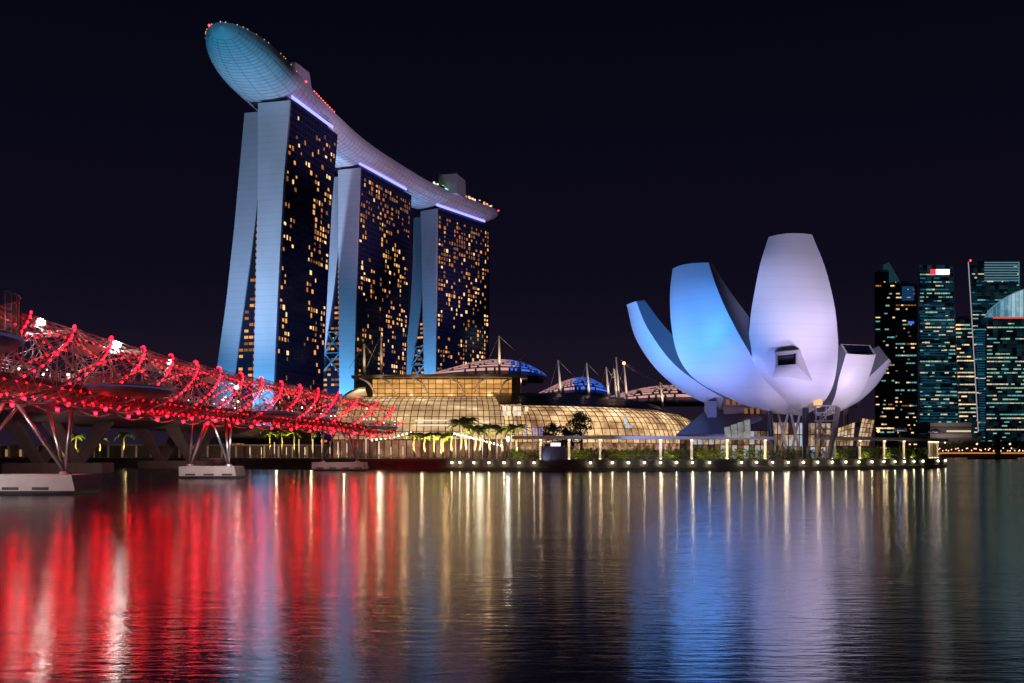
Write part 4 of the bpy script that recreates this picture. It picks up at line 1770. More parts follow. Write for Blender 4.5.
# strings of bright lamps
def string_lights(label, pts, n_, mt, r_=0.24):
    pts = [Vector(p) for p in pts]
    root = thing('string_lights', label, 'string lights', tuple(pts[0]))
    m_ = MB()
    cc = catmull(pts, 20)
    m_.tube(cc, 0.04, 4)
    m_.build('cable', M['dark'], root)
    for k in range(n_):
        f_ = k / (n_ - 1) * 20
        a = min(int(f_), 19)
        p = cc[a].lerp(cc[a + 1], f_ - a)
        m_ = MB()
        m_.ball(p + Vector((0, 0, -0.2)), r_, 8, 5)
        m_.build('bulb', mt, root)


m_str = emat('string_bulb', (1.0, 0.90, 0.62), 9)
string_lights('sloping string of white bulbs across the palm trunks', [P(454.5, 433, 281), P(475, 438, 281), P(501, 445, 281)], 16, m_str)
string_lights('string of white bulbs below the end of the footbridge', [P(372, 439.5, 300), P(392, 436.5, 300), P(411, 432, 300)], 10, m_str)
point(P(480, 440, 277), 700, (1.0, 0.9, 0.65), 1.0)
point(P(380, 440, 296), 800, (1.0, 0.85, 0.6), 1.0)
q = inland(508, 4)
cp = thing('lantern_post', 'thick white corner post with a bright lamp on top, left of the pergola', 'lamp post', tuple(q))
mb = MB()
mb.box(q + Vector((0, 0, 2.6)), (0.5, 0.5, 5.2))
mb.build('post', M['white_paint'], cp)
mb = MB()
mb.ball(q + Vector((0, -0.2, 5.5)), 0.4, 8, 6)
mb.build('lamp', M['lamp_white'], cp)

# parasols near the right end of the pergola roof
for px, lb in ((900, 'pale lilac parasol above the pergola, left one'), (935, 'pale pink parasol above the right end of the pergola')):
    q = inland(px, 14)
    t_ = thing('parasol', lb, 'parasol', tuple(q))
    m_ = MB()
    m_.tube([q, q + Vector((0, 0, 8.6))], 0.08, 5)
    m_.build('pole', M['steel_dull'], t_)
    m_ = MB()
    c = q + Vector((0, 0, 8.7))
    for k in range(8):
        a0, a1 = math.pi * 2 * k / 8, math.pi * 2 * (k + 1) / 8
        m_.face([c + Vector((0, 0, 1.1)), c + Vector((2.3 * math.cos(a0), 2.3 * math.sin(a0), 0)), c + Vector((2.3 * math.cos(a1), 2.3 * math.sin(a1), 0))])
        m_.face([c + Vector((2.3 * math.cos(a0), 2.3 * math.sin(a0), 0)), c + Vector((2.3 * math.cos(a1), 2.3 * math.sin(a1), 0)),
                 c + Vector((2.3 * math.cos(a1), 2.3 * math.sin(a1), -0.4)), c + Vector((2.3 * math.cos(a0), 2.3 * math.sin(a0), -0.4))])
    m_.build('canopy', M['white_paint'], t_)
    point((q.x - 1.5, q.y - 4, 9.6), 160, (0.62, 0.58, 1.0), 0.3)
# amber lamp by the pavilion
q = inland(878, 12)
t_ = thing('street_lamp', 'single amber street lamp right of the glass pavilion', 'street lamp', tuple(q))
mb = MB()
mb.tube([q, q + Vector((0, 0, 8.2))], 0.09, 6)
mb.build('post', M['dark'], t_)
mb = MB()
mb.ball(q + Vector((0, -0.2, 8.3)), 0.45, 8, 6)
mb.build('lamp', M['lamp_amber'], t_)

# ------------------------------------------------------------------ double helix footbridge
BP = [(-46.5, 58, 0), (-51, 78, 0), (-54.3, 100, 0), (-55.6, 126, 0), (-56, 156, 0), (-55.6, 180, 0), (-53.7, 208, 0), (-50.3, 236, 0),
      (-47.9, 249, -0.1), (-44.6, 261, -0.5), (-41.2, 273, -1.0), (-37.2, 286, -1.5), (-36.4, 289, -1.6)]
bpth = catmull(BP, 400)
BS = [0.0]
for a, b in zip(bpth, bpth[1:]):
    BS.append(BS[-1] + (b - a).length)
BL = BS[-1]
ZC, RO, RI = 15.4, 5.1, 4.0


def bframe(s_):
    s_ = max(0.0, min(BL, s_))
    lo, hi = 0, len(BS) - 1
    while hi - lo > 1:
        m_ = (lo + hi) // 2
        if BS[m_] <= s_:
            lo = m_
        else:
            hi = m_
    f_ = (s_ - BS[lo]) / max(1e-6, BS[hi] - BS[lo])
    p = bpth[lo].lerp(bpth[hi], f_)
    t_ = (bpth[hi] - bpth[lo]).normalized()
    return p, t_, Vector((t_.y, -t_.x, 0))


def hpt(s_, th, r_):
    p, t_, sd_ = bframe(s_)
    return p + sd_ * (r_ * math.cos(th)) + Vector((0, 0, ZC + r_ * math.sin(th)))


def s_at_y(y):
    for i, p in enumerate(bpth):
        if p.y >= y:
            return BS[i]
    return BL


fb = thing('helix_footbridge', 'steel double helix footbridge outlined with red lights over the water', 'footbridge', (bpth[180].x, bpth[180].y, 0))
PITCH = 73.0
NO_, NI_ = 6, 5
PH0 = 2 * math.pi * (s_at_y(126.5) / PITCH) - math.pi / 2     # strand passes the near side here
NS = int(BL / 0.9)
for k in range(NO_):
    m_ = MB()
    m_.tube([hpt(i * BL / NS, 2 * math.pi * (i * BL / NS) / PITCH - PH0 + k * 2 * math.pi / NO_, RO) for i in range(NS + 1)], 0.13, 6)
    m_.build('outer_tube', M['steel'], fb, smooth=True)
for k in range(NI_):
    m_ = MB()
    m_.tube([hpt(i * BL / NS, -2 * math.pi * (i * BL / NS) / PITCH + PH0 + k * 2 * math.pi / NI_ + 0.5, RI) for i in range(NS + 1)], 0.10, 6)
    m_.build('inner_tube', M['steel'], fb, smooth=True)
# web of rods between both helices
m_ = MB()
ST = 2.3
ni = int(BL / ST)


def outp(s_, k, r_=RO):
    return hpt(s_, 2 * math.pi * s_ / PITCH - PH0 + k * 2 * math.pi / NO_, r_)


def innp(s_, k, r_=RI):
    return hpt(s_, -2 * math.pi * s_ / PITCH + PH0 + k * 2 * math.pi / NI_ + 0.5, r_)


for i in range(ni + 1):
    s_ = i * ST
    pool = [innp(max(0, min(BL, s_ + d)), k) for d in (-3.4, 0, 3.4) for k in range(NI_)]
    for k in range(NO_):
        a = outp(s_, k)
        for q in sorted(pool, key=lambda q: (q - a).length)[:3]:
            m_.tube([a, q], 0.045, 4, cap=False)
        # thin tie to the next outer strand: the hanging curves between the crests
        if s_ + 6.9 < BL:
            m_.tube([a, outp(s_ + 6.9, k - 1, RO * 0.96)], 0.04, 4, cap=False)
            m_.tube([a, outp(s_ + 2.3, k - 1, RO * 0.9)], 0.035, 4, cap=False)
m_.build('struts', M['rod'], fb, kind='stuff')
# red lamps along the outer strands, larger and sparser ones along the bottom
beads = []
for k in range(NO_):
    s_ = 0.0
    last = None
    while s_ < BL:
        th = 2 * math.pi * s_ / PITCH - PH0 + k * 2 * math.pi / NO_
        ph = (th + math.pi) % (2 * math.pi) - math.pi
        if -0.55 < ph < 1.62:
            if last is None or s_ - last >= (1.5 if ph < 0.7 else 2.6):
                beads.append((outp(s_, k, RO + 0.2), 0.09 + 0.00030 * s_))
                last = s_
        elif last is None or s_ - last >= 7.2:
            if -2.4 < ph < -0.7:
                beads.append((outp(s_, k, RO + 0.25), 0.25))
                last = s_
        s_ += 0.15
beads.sort(key=lambda q: -q[1] / max(40, q[0].y) - (0.01 if q[0].y > 95 else -0.01))
lamp_me = None
m_ = MB()
for i, (p, r_) in enumerate(beads):
    if i < 100:
        if lamp_me is None:
            t_ = MB()
            t_.ball((0, 0, 0), 1.0, 6, 4)
            ob = t_.build('red_lamp', M['led_red'], fb)
            lamp_me = ob.data
        else:
            ob = bpy.data.objects.new('red_lamp', lamp_me)
            COL.objects.link(ob)
            ob.parent = fb
        ob.location = p - world_loc(fb)
        ob.scale = (r_, r_, r_)
    else:
        m_.ball(p, r_, 6, 4)
m_.build('red_lamps', M['led_red'], fb, kind='stuff')
m_ = MB()
for k in range(0, NI_):
    s_ = 0.0
    while s_ < BL:
        th = -2 * math.pi * s_ / PITCH + PH0 + k * 2 * math.pi / NI_ + 0.5
        if math.sin(th) > 0.1:
            m_.bead(innp(s_, k, RI - 0.15), 0.11)
        s_ += 1.25
for sg in (-1, 1):
    s_ = 0.0
    while s_ < BL:
        p, t_, sd_ = bframe(s_)
        m_.bead(p + sd_ * (sg * 3.3) + Vector((0, 0, 12.2)), 0.085)
        m_.bead(p + sd_ * (sg * 1.3) + Vector((0, 0, 11.15)), 0.16)
        s_ += random.uniform(2.2, 3.6)
m_.build('small_red_lamps', M['led_red_dim'], fb, kind='stuff')
# deck
m_ = MB()
rows = []
nd = 160
for i in range(nd + 1):
    p, t_, sd_ = bframe(BL * i / nd)
    rows.append([p + sd_ * 3.1 + Vector((0, 0, 12.3)), p + sd_ * 3.1 + Vector((0, 0, 12.95)), p - sd_ * 3.1 + Vector((0, 0, 12.95)), p - sd_ * 3.1 + Vector((0, 0, 12.3)),
                 p - sd_ * 1.6 + Vector((0, 0, 11.7)), p + sd_ * 1.6 + Vector((0, 0, 11.7))])
m_.loft(rows, closed=True)
m_.build('deck', M['deck_board'], fb)
m_ = MB()
for sg in (-1, 1):
    line = []
    for i in range(nd + 1):
        p, t_, sd_ = bframe(BL * i / nd)
        line.append(p + sd_ * (sg * 3.0))
    for z in (13.35, 13.75, 14.15):
        m_.tube([q + Vector((0, 0, z)) for q in line], 0.035, 4)
    for q in line[::1]:
        m_.box(q + Vector((0, 0, 13.55)), (0.06, 0.06, 1.2))
m_.build('handrail', M['steel'], fb)
m_ = MB()
for i in range(0, nd, 2):
    p, t_, sd_ = bframe(BL * i / nd)
    m_.tube([p - sd_ * 3.6 + Vector((0, 0, 12.1)), p - sd_ * 1.5 + Vector((0, 0, 11.3)), p + sd_ * 1.5 + Vector((0, 0, 11.3)), p + sd_ * 3.6 + Vector((0, 0, 12.1))], 0.10, 5)
m_.build('cross_beams', M['steel_dull'], fb)
# longitudinal chords with sagging arcs under the deck
m_ = MB()
for sg in (-1.0, 1.0):
    s_ = 0
    while s_ < BL - 13.4:
        pts = []
        for j in range(9):
            f_ = j / 8
            p, t_, sd_ = bframe(s_ + 13.5 * f_)
            pts.append(p + sd_ * (sg * 4.4) + Vector((0, 0, 10.9 - 0.9 * math.sin(math.pi * f_))))
        m_.tube(pts, 0.11, 5)
        s_ += 13.5
m_.build('bottom_chord', M['steel'], fb, smooth=True)
# mesh canopies under the top of the helix
for yc in (104, 131, 158, 185, 212, 239, 266, 293):
    s0 = s_at_y(yc)
    m_ = MB()
    rows = []
    for j in range(8):
        s_ = s0 + j * 1.1
        rows.append([hpt(s_, R(45 + 15 * q), RI - 0.3) for q in range(7)])
    m_.loft(rows)
    m_.build('canopy', mat('perforated_canopy', (0.36, 0.33, 0.34), 0.4, 0.6), fb)


# viewing pods on the bay side
def pod(yc, off, la, wa, lit_col, rail=1.25):
    s0 = s_at_y(yc)
    p, t_, sd_ = bframe(s0)
    c = p + sd_ * off
    t_ = Vector((t_.x, t_.y, 0)).normalized()
    n_ = 40
    o1 = []
    for k in range(n_):
        a = 2 * math.pi * k / n_
        o1.append((math.cos(a), math.sin(a)))

    def rg(f_, z):
        return [c + t_ * (la * f_ * x) + sd_ * (wa * f_ * y) + Vector((0, 0, z)) for x, y in o1]
    m_ = MB()
    m_.loft([rg(0.55, 12.05), rg(0.86, 12.25), rg(0.99, 12.75), rg(1.0, 13.15), rg(0.97, 13.2)], closed=True)
    m_.face(rg(0.55, 12.05)[::-1])
    m_.face(rg(0.97, 13.2))
    o_ = m_.build('viewing_pod', M['steel_dull'], fb)
    m_ = MB()
    rr, rs = rg(0.955, 13.25), rg(0.955, 13.25 + rail)
    for k in range(n_):
        m_.tube([rr[k], rs[k]], 0.04, 4)
    rs2 = rs + [rs[0]]
    m_.tube(rs2, 0.06, 4)
    m_.tube([(a + b) / 2 for a, b in zip(rr + [rr[0]], rs2)], 0.03, 4)
    m_.build('pod_rail', M['steel'], o_)
    m_ = MB()
    m_.loft([rg(0.95, 13.3), rg(0.95, 13.2 + rail)], closed=True)
    m_.build('glass_balustrade', M['clear_glass'], o_)
    m_ = MB()
    e0, e1 = rg(1.012, 12.80), rg(1.012, 12.98)
    m_.loft([e0, e1], closed=True)
    m_.build('edge_light', lit_col, o_)
    return c


ed = emat('pod_edge_light', (0.22, 0.26, 0.70), 0.13)
pc = pod(67.5, 9.0, 7.0, 5.2, ed, 2.8)
pod(128, 6.6, 8.5, 5.0, ed)
pod(207, 5.4, 8.0, 4.2, ed)
pod(277, 3.4, 8.0, 4.2, ed)
# lamp-lit posts of the nearest pod
point((pc.x, pc.y, 14.6), 350, (1.0, 0.5, 0.4), 0.3)
point((pc.x + 3, pc.y - 2, 10.0), 60, (0.3, 0.35, 1.0), 0.3)

# piers
def pier(X, Y, half, depth, nodes, lean):
    m_ = MB()
    zt = 2.25
    m_.mesh([(X - half, Y - depth, 0.45), (X + half, Y - depth, 0.45), (X + half, Y + depth, 0.45), (X - half, Y + depth, 0.45),
             (X - half, Y - depth, zt), (X + half - 0.4, Y - depth, zt), (X + half - 0.4, Y + depth, zt), (X - half, Y + depth, zt)],
            [(3, 2, 1, 0), (4, 5, 6, 7), (0, 1, 5, 4), (1, 2, 6, 5), (2, 3, 7, 6), (3, 0, 4, 7)])
    o_ = m_.build('pile_cap', M['concrete'], fb)
    m_ = MB()
    m_.box((X, Y, 0.1), (half * 2 - 0.8, depth * 2 - 0.8, 0.9))
    m_.build('pile_skirt', M['dark'], o_)
    x = X - half + 1.2
    while x < X + half - 2.2:
        m_ = MB()
        m_.box((x + 0.9, Y - depth - 0.01, 0.72), (1.9, 0.05, 0.32))
        m_.build('drain_slot', M['dark'], o_)
        x += 3.4
    for nx in nodes:
        m_ = MB()
        m_.tube([(X + nx, Y, zt), (X + nx, Y, zt + 0.35)], [0.75, 0.55], 10)
        m_.build('leg_shoe', M['steel'], o_)
        sg = 1 if nx > 0 else -1
        for tx, ty, tz in ((nx + sg * 0.1, 2.0, 11.4), (sg * 0.5, -2.6, 10.9), (sg * 1.4, 3.2, 11.2)):
            m_ = MB()
            m_.tube([(X + nx, Y, zt + 0.3), (X + tx, Y + ty, tz)], 0.24, 8)
            m_.build('pier_leg', M['steel'], fb, smooth=True)


pier(-57.5, 117, 8.1, 4.0, (-6.0, 5.2), 1)
pier(-56.2, 188, 5.3, 3.4, (-4.4, 2.9), 1)
pier(-45.6, 266, 7.0, 3.4, (-4.8, 4.4), 1)
spot((-62, 104, 11.5), (-56, 113, 1.2), 9000, (1.0, 0.92, 0.92), 110, 1.0, 0.3)
spot((-52, 178, 11.5), (-55, 186, 1.2), 8000, (1.0, 0.92, 0.90), 80, 0.6, 0.2)
spot((-46, 254, 10.5), (-46, 263, 1.2), 2200, (1.0, 0.85, 0.78), 90, 1.0, 0.3)

# white floodlights on the bridge
FL = [(42, 322.5, 121, 'bright white floodlight near the left viewing pod'), (118, 345, 140, 'bright white floodlight, second from the left on the footbridge'),
      (170.5, 362.5, 170, 'bright white floodlight before the left leg of the nearest tower'),
      (237, 387.5, 206, 'bright white floodlight below the feet of the nearest tower'), (282, 412.5, 232, 'small white floodlight low on the far half of the footbridge')]
for i, (px, py, Y, lb) in enumerate(FL):
    q = P(px, py, Y)
    t_ = thing('floodlight', lb, 'floodlight', tuple(q), 'white floodlights on the footbridge')
    m_ = MB()
    m_.ball(q + Vector((0, -0.3, 0)), 0.48 if i < 3 else 0.40, 14, 9)
    m_.build('lamp', M['flood_white'], t_)
    m_ = MB()
    m_.box(q + Vector((0, 0.25, 0.0)), (0.5, 0.3, 0.5))
    m_.build('housing', M['dark'], t_)
# small white and green lamps of the walkway
for i in range(34):
    s_ = s_at_y(105) + i * 6.6
    p, t_, sd_ = bframe(s_)
    q = p + sd_ * random.choice([-2.6, 2.6, 2.7]) + Vector((0, 0, random.uniform(13.3, 15.6)))
    m_ = MB()
    m_.bead(q, random.uniform(0.10, 0.2))
    m_.build('walkway_lamp', bpy.data.materials.get('walkway_lamp') or emat('walkway_lamp', (1.0, 0.82, 0.66), 12), fb)
# added fill points inside the helix, brightening its steel
for i in range(10):
    s_ = s_at_y(100) + i * 19
    p, t_, sd_ = bframe(s_)
    point((p.x, p.y, 16.8), 240, (1.0, 0.10, 0.13), 0.41)
    point((p.x + 1.5, p.y + 6, 15.2), 100, (1.0, 0.66, 0.62), 0.4)

# ------------------------------------------------------------------ concrete road bridge behind the footbridge
rb = thing('road_bridge', 'dark concrete road bridge on slanted V legs behind the red footbridge', 'bridge', (-104, 250, 0))
mb = MB()
rows = []
rp = catmull([(-128, 40, 0), (-116, 140, 0), (-108, 240, 0), (-103, 330, 0), (-101, 440, 0)], 60)
for i, p in enumerate(rp):
    t_ = (rp[min(i + 1, 60)] - rp[max(i - 1, 0)]).normalized()
    sd_ = Vector((t_.y, -t_.x, 0))
    y = p.y
    sag = 0.0
    zb = 11.6
    for yp in (234, 292):
        pass
    if y > 340:
        zb = 11.6 - (y - 340) ** 1.35 * 0.012
    rows.append([p + sd_ * 12 + Vector((0, 0, 13.0)), p + sd_ * 12 + Vector((0, 0, 14.4)), p - sd_ * 12 + Vector((0, 0, 14.4)), p - sd_ * 12 + Vector((0, 0, 13.0)),
                 p - sd_ * 7 + Vector((0, 0, zb)), p + sd_ * 7 + Vector((0, 0, zb))])
mb.loft(rows, closed=True)
mb.build('deck', M['concrete_dark'], rb)
mb = MB()
for sg in (1, -1):
    pts = [r_[1 if sg > 0 else 2] + Vector((0, 0, 1.0)) for r_ in rows]
    mb.tube(pts, 0.08, 4)
    for q in pts[::2]:
        mb.box(q + Vector((0, 0, -0.5)), (0.1, 0.1, 1.0))
mb.build('parapet_rail', M['steel_dull'], rb)
for X, Y, hx in ((-106, 234, 11.5), (-98, 292, 10), (-112, 168, 11)):
    m_ = MB()
    m_.box((X, Y, 1.25), (hx * 2, 7, 2.3))
    o_ = m_.build('pile_cap', M['concrete_dark'], rb)
    for sg in (-1, 1):
        for x0 in (-5, 5):
            m_ = MB()
            xa = X + x0 * 0.9
            xb = X + x0 * 0.9 + sg * 3.4
            ya, yb = Y + sg * 0.5, Y + sg * 7.5
            vs = []
            for (x, y, z, wx, wy) in ((xa, ya, 2.4, 1.2, 0.8), (xb, yb, 12.2, 1.9, 1.0)):
                for dx, dy in ((-1, -1), (1, -1), (1, 1), (-1, 1)):
                    vs.append((x + dx * wx, y + dy * wy, z))
            m_.mesh(vs, [(3, 2, 1, 0), (4, 5, 6, 7), (0, 1, 5, 4), (1, 2, 6, 5), (2, 3, 7, 6), (3, 0, 4, 7)])
            m_.build('slanted_leg', M['concrete_dark'], rb)
# abutment and warm light under the far span
mb = MB()
mb.box((-101, 442, 7.5), (26, 6, 10))
mb.build('abutment', M['concrete_dark'], rb)
spot((-82, 345, 4.0), (-98, 385, 11), 5000, (1.0, 0.58, 0.36), 120, 1.0, 0.5)
spot((-92, 310, 4.0), (-104, 330, 11), 1500, (1.0, 0.45, 0.40), 120, 1.0, 0.5)
spot((-90, 205, 4.0), (-106, 236, 9), 5000, (1.0, 0.62, 0.62), 90, 1.0, 0.5)
spot((-84, 270, 4.0), (-98, 294, 9), 3000, (1.0, 0.60, 0.55), 90, 1.0, 0.5)
# arcade wall glimpsed below the bridges
wl = thing('colonnade', 'low warm lit colonnade on the promenade seen beneath the road bridge', 'colonnade', (-140, 362, GZ))
mb = MB()
mb.box((-139, 374, GZ + 2.4), (172, 6, 4.8))
mb.build('wall', M['concrete_dark'], wl)
x = -205
while x < -70:
    m_ = MB()
    m_.box((x, 366, GZ + 2.1), (0.55, 0.55, 4.2))
    m_.build('pillar', M['white_paint'], wl)
    if random.random() < 0.18:
        m_ = MB()
        m_.box((x + 2.3, 370.8, GZ + 1.6), (1.6, 0.2, 2.6))
        m_.build('lit_door', M['door_glow'], wl)
    x += 5.2
mb = MB()
mb.box((-143, 366.5, GZ + 4.5), (150, 2.4, 0.5))
mb.build('lintel', M['concrete'], wl)
for x in (-190, -165, -140, -115, -95):
    point((x, 362.5, GZ + 1.2), 120, (1.0, 0.66, 0.38), 0.3)
for x in (-75, -62, -50, -38, -25, -12):
    q = edge_at_px(CX + x / 0.29)
    point((x, q.y + 7, GZ + 1.6), 350, (1.0, 0.72, 0.46), 0.3)

# ------------------------------------------------------------------ skyline on the right
def skyscraper(label, x0t, x1t, x0b, x1b, yt, Y, depth, wins, bandp, floors, mats, base_mat='office', slope=0.0, run=(2, 7), limit=100, zb=GZ, seed=1, yoff=0):
    rnd = random.Random(seed)
    at, bt = PX(x0t, Y), PX(x1t, Y)
    ab, bb = PX(x0b, Y), PX(x1b, Y)
    zt = P(0, yt, Y).z
    kk = (Y + depth * 1.05) / Y
    root = thing('office_tower', label, 'skyscraper', ((ab.x + bb.x) / 2, Y, zb), 'office towers across the bay')
    m_ = MB()
    m_.mesh([(ab.x, Y, zb), (bb.x, Y, zb), (bb.x * kk, Y + depth, zb), (ab.x * kk, Y + depth, zb),
             (at.x, Y, zt - slope), (bt.x, Y, zt), (bt.x * kk, Y + depth, zt), (at.x * kk, Y + depth, zt - slope)],
            [(3, 2, 1, 0), (4, 5, 6, 7), (0, 1, 5, 4), (1, 2, 6, 5), (2, 3, 7, 6), (3, 0, 4, 7)])
    m_.build('walls', M[base_mat], root)
    items = []
    fh = (zt - zb) / floors
    for fl in range(1, floors - 1):
        z = zb + (fl + 0.5) * fh
        f_ = (z - zb) / (zt - zb)
        xa, xb = ab.x + (at.x - ab.x) * f_ + 1, bb.x + (bt.x - bb.x) * f_ - 1
        x = xa
        band = rnd.random() < bandp
        col_ = rnd.choice(mats)
        while x < xb - 1:
            L = min(rnd.uniform(*run), xb - x)
            if rnd.random() < (0.78 if band else wins):
                items.append((Vector((x + L / 2, Y - 0.25, z)), max(0.8, L - 0.5), fh * rnd.uniform(0.24, 0.40), 0.0, col_ if rnd.random() < 0.7 else rnd.choice(mats)))
            x += L
    windows(root, items, limit)
    if yt > 268:
        rp_ = MB()
        w_ = (bt.x - at.x)
        rp_.box(((at.x + w_ * 0.35) * (Y + depth * 0.5) / Y, Y + depth * 0.5, zt - slope + 2.5), (w_ * 0.4, depth * 0.4, 5.0))
        rp_.build('roof_plant', M['steel_dull'], root)
    # faint floor lines
    m_ = MB()
    for fl in range(0, floors, 1):
        z = zb + fl * fh
        f_ = (z - zb) / (zt - zb)
        xa, xb = ab.x + (at.x - ab.x) * f_, bb.x + (bt.x - bb.x) * f_
        m_.box(((xa + xb) / 2, Y - 0.1, z), (xb - xa, 0.3, 0.5))
    m_.build('floor_bands', M['steel_dull'], root)
    return root, zt


s1, z1 = skyscraper('dark office tower just right of the museum with a few warm windows', 874.5, 897, 875, 898, 272, 1230, 40, 0.13, 0.10, 46, ['win_pale', 'win_cream', 'win_teal', 'win_orange'], run=(1.8, 6), base_mat='glass_dark', seed=4)
mb = MB()
a, b, c = P(889, 262, 1228), P(889, 283, 1228), P(900, 281, 1228)
mb.face([a, b, c])
mb.face([p + Vector((0, 20, 0)) for p in (c, b, a)])
mb.face([a, c, c + Vector((0, 20, 0)), a + Vector((0, 20, 0))])
mb.build('crest', emat('crest_glow', (0.05, 0.20, 0.26), 0.16, False), s1)
s2, z2 = skyscraper('dark office tower with a blue panel near its top', 895, 917, 894, 918, 284, 1190, 40, 0.15, 0.12, 44, ['win_pale', 'win_cream', 'win_dim', 'win_teal'], run=(1.5, 5), base_mat='glass_dark', seed=9)
mb = MB()
for j in range(9):
    a = P(902, 287 + j * 1.6, 1189.4)
    b = P(914, 287 + j * 1.6, 1189.4)
    mb.box(((a.x + b.x) / 2, 1189.4, a.z), (b.x - a.x, 0.4, 1.3))
mb.build('blue_panel', emat('blue_panel', (0.02, 0.12, 0.34), 0.42, False), s2)
mb = MB()
a = P(911, 322.5, 1189.2)
mb.box(a, (7, 0.4, 3))
mb.build('blue_sign', M['led_cobalt'], s2)
s3, z3 = skyscraper('teal banded office tower carrying a red and white rooftop sign', 919, 953, 919, 960, 265, 1120, 45, 0.22, 0.42, 50, ['win_teal', 'win_green', 'win_cream', 'win_cyan_dim'], run=(1.8, 7), seed=21)
for (xa, xb, key, nm) in ((930.8, 935.5, 'sign_red', 'sign_emblem'), (936.2, 949.5, 'sign_white', 'sign_lettering')):
    a, b = P(xa, 269.3, 1119), P(xb, 274.3, 1119)
    mb = MB()
    mb.box(((a.x + b.x) / 2, 1119.2, (a.z + b.z) / 2), (b.x - a.x, 0.5, a.z - b.z))
    mb.build(nm, M[key], s3)
# dim blue floors on its lower half
mb = MB()
rnd = random.Random(2)
for j in range(48):
    y = 300 + j * 2.75
    if rnd.random() < 0.75:
        a = P(920.5, y, 1119.6)
        b = P(920 + rnd.uniform(20, 34) + (y - 265) * 0.03, y, 1119.6)
        mb.box(((a.x + b.x) / 2, 1119.6, a.z), (b.x - a.x, 0.2, 1.0))
mb.build('blue_floors', emat('dim_floor', (0.015, 0.14, 0.24), 0.35, False), s3, kind='stuff')
s4, z4 = skyscraper('low office tower with dense cream window bands left of the slanted edge', 955, 976, 955, 981, 319, 1260, 40, 0.2, 0.62, 34, ['win_cream', 'win_cream', 'win_pale', 'win_green'], run=(2, 8), seed=33)
s5, z5 = skyscraper('tall tower with a slanted lit edge and louvred crown', 968.5, 1020, 978.5, 1022, 261, 1150, 50, 0.10, 0.26, 52, ['win_teal', 'win_cream', 'win_cyan_dim'], run=(2, 8), seed=41)
mb = MB()
mb.tube([P(968.3, 262, 1149), P(973, 340, 1149), P(978.3, 432, 1149)], 0.55, 5)
mb.build('edge_light', emat('edge_line', (0.70, 0.62, 0.72), 0.5, False), s5)
mb = MB()
mb.ball(P(970.5, 260.5, 1149), 1.0, 8, 5)
mb.build('beacon', M['lamp_red'], s5)
mb = MB()
for j in range(8):
    a, b = P(984.5, 262.5 + j * 2.55, 1149), P(1019, 262 + j * 2.55, 1149)
    mb.box(((a.x + b.x) / 2, 1149, a.z), (b.x - a.x, 0.5, 1.25))
a = P(1019, 272.5, 1149)
mb.box((a.x, 1149, a.z), (0.8, 0.5, 25))
mb.build('crown_louvres', emat('crown_louvres', (0.28, 0.60, 0.74), 0.32, False), s5)
mb = MB()
for j in range(40):
    y = 330 + j * 2.5
    a, b = P(975 + (y - 330) * 0.06, y, 1149.3), P(985, y, 1149.3)
    mb.box(((a.x + b.x) / 2, 1149.4, a.z), (max(1, b.x - a.x), 0.2, 1.1))
mb.build('blue_floors', emat('dim_floor_blue', (0.015, 0.15, 0.30), 0.4, False), s5, kind='stuff')
s6, z6 = skyscraper('nearest office tower with a curved glowing glass crown above a red line', 986, 1046, 985, 1048, 318, 1050, 55, 0.20, 0.46, 36, ['win_teal', 'win_green', 'win_cream', 'win_green'], run=(1.8, 7), seed=57)
crown = []
for j in range(17):
    f_ = j / 16
    px = 985 + 61 * f_
    y = 316 - 29 * math.sin(min(1, f_ * 1.1) * math.pi / 2) ** 0.75
    crown.append((px, y))
mb = MB()
rows = []
for (px, y) in crown:
    rows.append([P(px, 317.5, 1050), P(px, y, 1052)])
mb.loft(rows, cells=True)
mb.build('crown_glass', lit_glass('crown_glazing', [(0.3, (0.03, 0.16, 0.26)), (0.5, (0.16, 0.42, 0.55)), (0.75, (0.55, 0.80, 0.90))], 0.7, 0.06, 0.5), s6)
mb = MB()
for (px, y) in crown:
    mb.tube([P(px, 317.5, 1049.6), P(px, y, 1051.6)], 0.3, 4)
mb.tube([P(px, y, 1051.4) for px, y in crown], 0.5, 5)
mb.build('crown_frame', emat('crown_frame', (0.4, 0.65, 0.8), 0.3, False), s6)
mb = MB()
a, b = P(993, 317.8, 1049), P(1044, 317.3, 1049)
mb.box(((a.x + b.x) / 2, 1049, a.z), (b.x - a.x, 0.6, 1.6))
mb.build('red_line', emat('red_line', (1.0, 0.10, 0.05), 0.8, False), s6)

# low banded building at their feet
lb_ = thing('low_hall', 'low pale banded hall at the foot of the office towers', 'building', tuple(PX(951, 985, GZ)))
mb = MB()
for y0, y1, key in ((422.5, 426.5, 'concrete'), (427, 433, 'concrete_dark'), (433.5, 437.5, 'concrete')):
    a, b = P(930, y0, 985), P(972, y1, 985)
    m_ = MB()
    m_.box(((a.x + b.x) / 2, 1000, (a.z + b.z) / 2), (b.x - a.x, 30, a.z - b.z))
    m_.build('storey', M[key], lb_)
a, b = P(947, 430.3, 984), P(971, 432, 984)
mb.box(((a.x + b.x) / 2, 984.6, (a.z + b.z) / 2), (b.x - a.x, 0.4, a.z - b.z))
mb.build('window_band', M['win_cream'], lb_)
m_ = MB()
a, b = P(932, 437.5, 983), P(982, 452, 983)
m_.box(((a.x + b.x) / 2, 1003, (a.z + b.z) / 2), (b.x - a.x, 30, a.z - b.z))
m_.build('plinth', M['concrete_dark'], lb_)
spot(P(951, 446, 955), P(951, 429, 985), 22000, (0.9, 0.75, 0.68), 100, 1.0, 1)

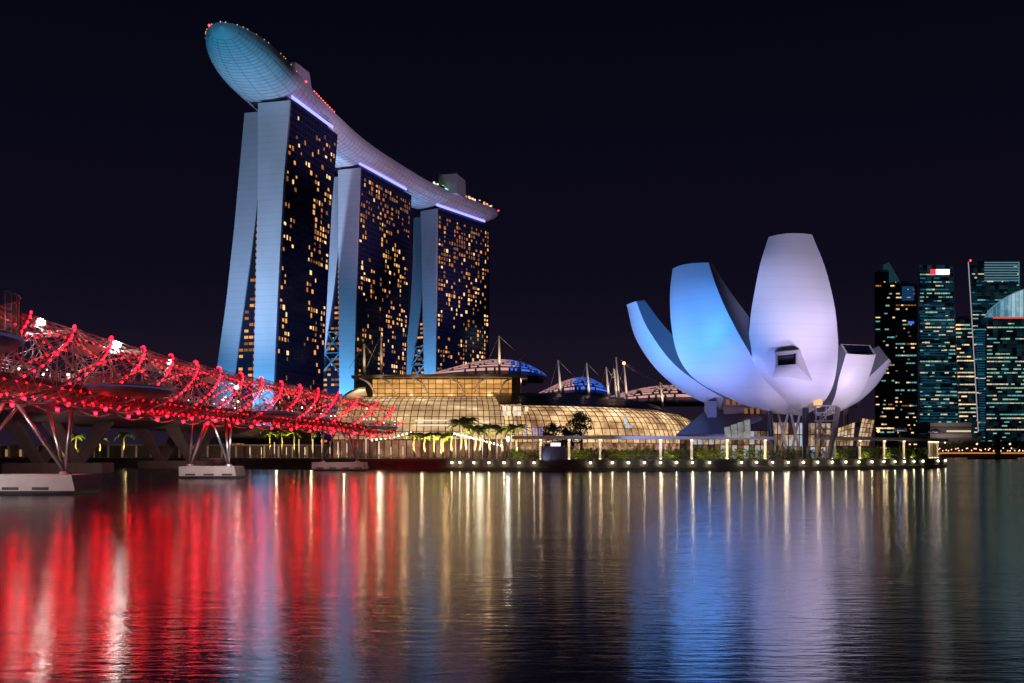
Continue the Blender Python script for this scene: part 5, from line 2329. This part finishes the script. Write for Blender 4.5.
# far quay with its amber light line, lamps and dark trees
qy = thing('far_quay', 'far waterfront quay with a continuous amber light line', 'quay', (480, 975, 0))
mb = MB()
mb.box((1100, 976, 1.6), (1420, 10, 3.6))
mb.build('quay_wall', M['concrete_dark'], qy)
mb = MB()
mb.box((1100, 970.6, 4.25), (1400, 0.4, 0.9))
mb.build('light_line', emat('amber_line', (1.0, 0.34, 0.05), 0.9, False), qy)
mb = MB()
for k in range(150):
    px = random.uniform(936, 1030)
    leaf_cloud(mb, P(px, random.uniform(443, 449), 988), 7, 5, 4, 26, 1.3, k, 0.5)
tr = mb.build('far_trees', M['leaf_dark'])
tag(tr, 'dark row of far trees along the opposite shore', 'trees', kind='stuff')
sl0 = None
for k in range(34):
    px = 938 + k * 2.75 + random.uniform(-1.4, 1.4)
    q = P(px, random.uniform(448.0, 451.2), 978)
    if sl0 is None:
        mb = MB()
        mb.ball((0, 0, 0), 0.62, 8, 5)
        sl0 = mb.build('quay_lamp', emat('quay_lamp', (1.0, 0.55, 0.38), 2.2, False))
        tag(sl0, 'tiny warm lamp in the row along the far quay', 'street lamp', 'lamps along the far quay')
        sl0.location = q
    else:
        c = sl0.copy()
        COL.objects.link(c)
        c.location = q
for px, py in ((945, 442.5), (977, 444), (1010, 444)):
    c = sl0.copy()
    COL.objects.link(c)
    c.location = P(px, py, 976)
    c.scale = (1.6, 1.6, 1.6)
    c['label'] = 'taller amber lamp before the dark far trees'
    c['group'] = 'taller lamps before the far trees'

# dark channel marker in the water
mk = thing('channel_marker', 'tall dark channel marker post standing in the water at right', 'marker post', tuple(PX(998, 720, 0)))
q = PX(998, 720, 0)
mb = MB()
mb.tube([q + Vector((0, 0, -0.5)), q + Vector((0, 0, 6)), q + Vector((0, 0, 15))], [2.0, 1.7, 1.5], 10)
mb.build('post', M['dark'], mk)
mb = MB()
mb.tube([q + Vector((0, 0, 15)), q + Vector((0, 0, 16.2)), q + Vector((0, 0, 19))], [2.2, 2.1, 0.6], 10)
mb.build('head', M['dark'], mk)
pn = thing('pontoon', 'low dark pontoon with thin posts beside the channel marker', 'pontoon', tuple(PX(992, 728, 0)))
mb = MB()
q = PX(992, 728, 0)
mb.box((q.x, q.y, 0.5), (34, 5, 1.1))
mb.build('float', M['dark'], pn)
for k in range(8):
    mb = MB()
    mb.tube([(q.x - 16 + k * 4.5, q.y, 1.0), (q.x - 16 + k * 4.5, q.y, 2.9)], 0.14, 5)
    mb.build('bollard', M['dark'], pn)
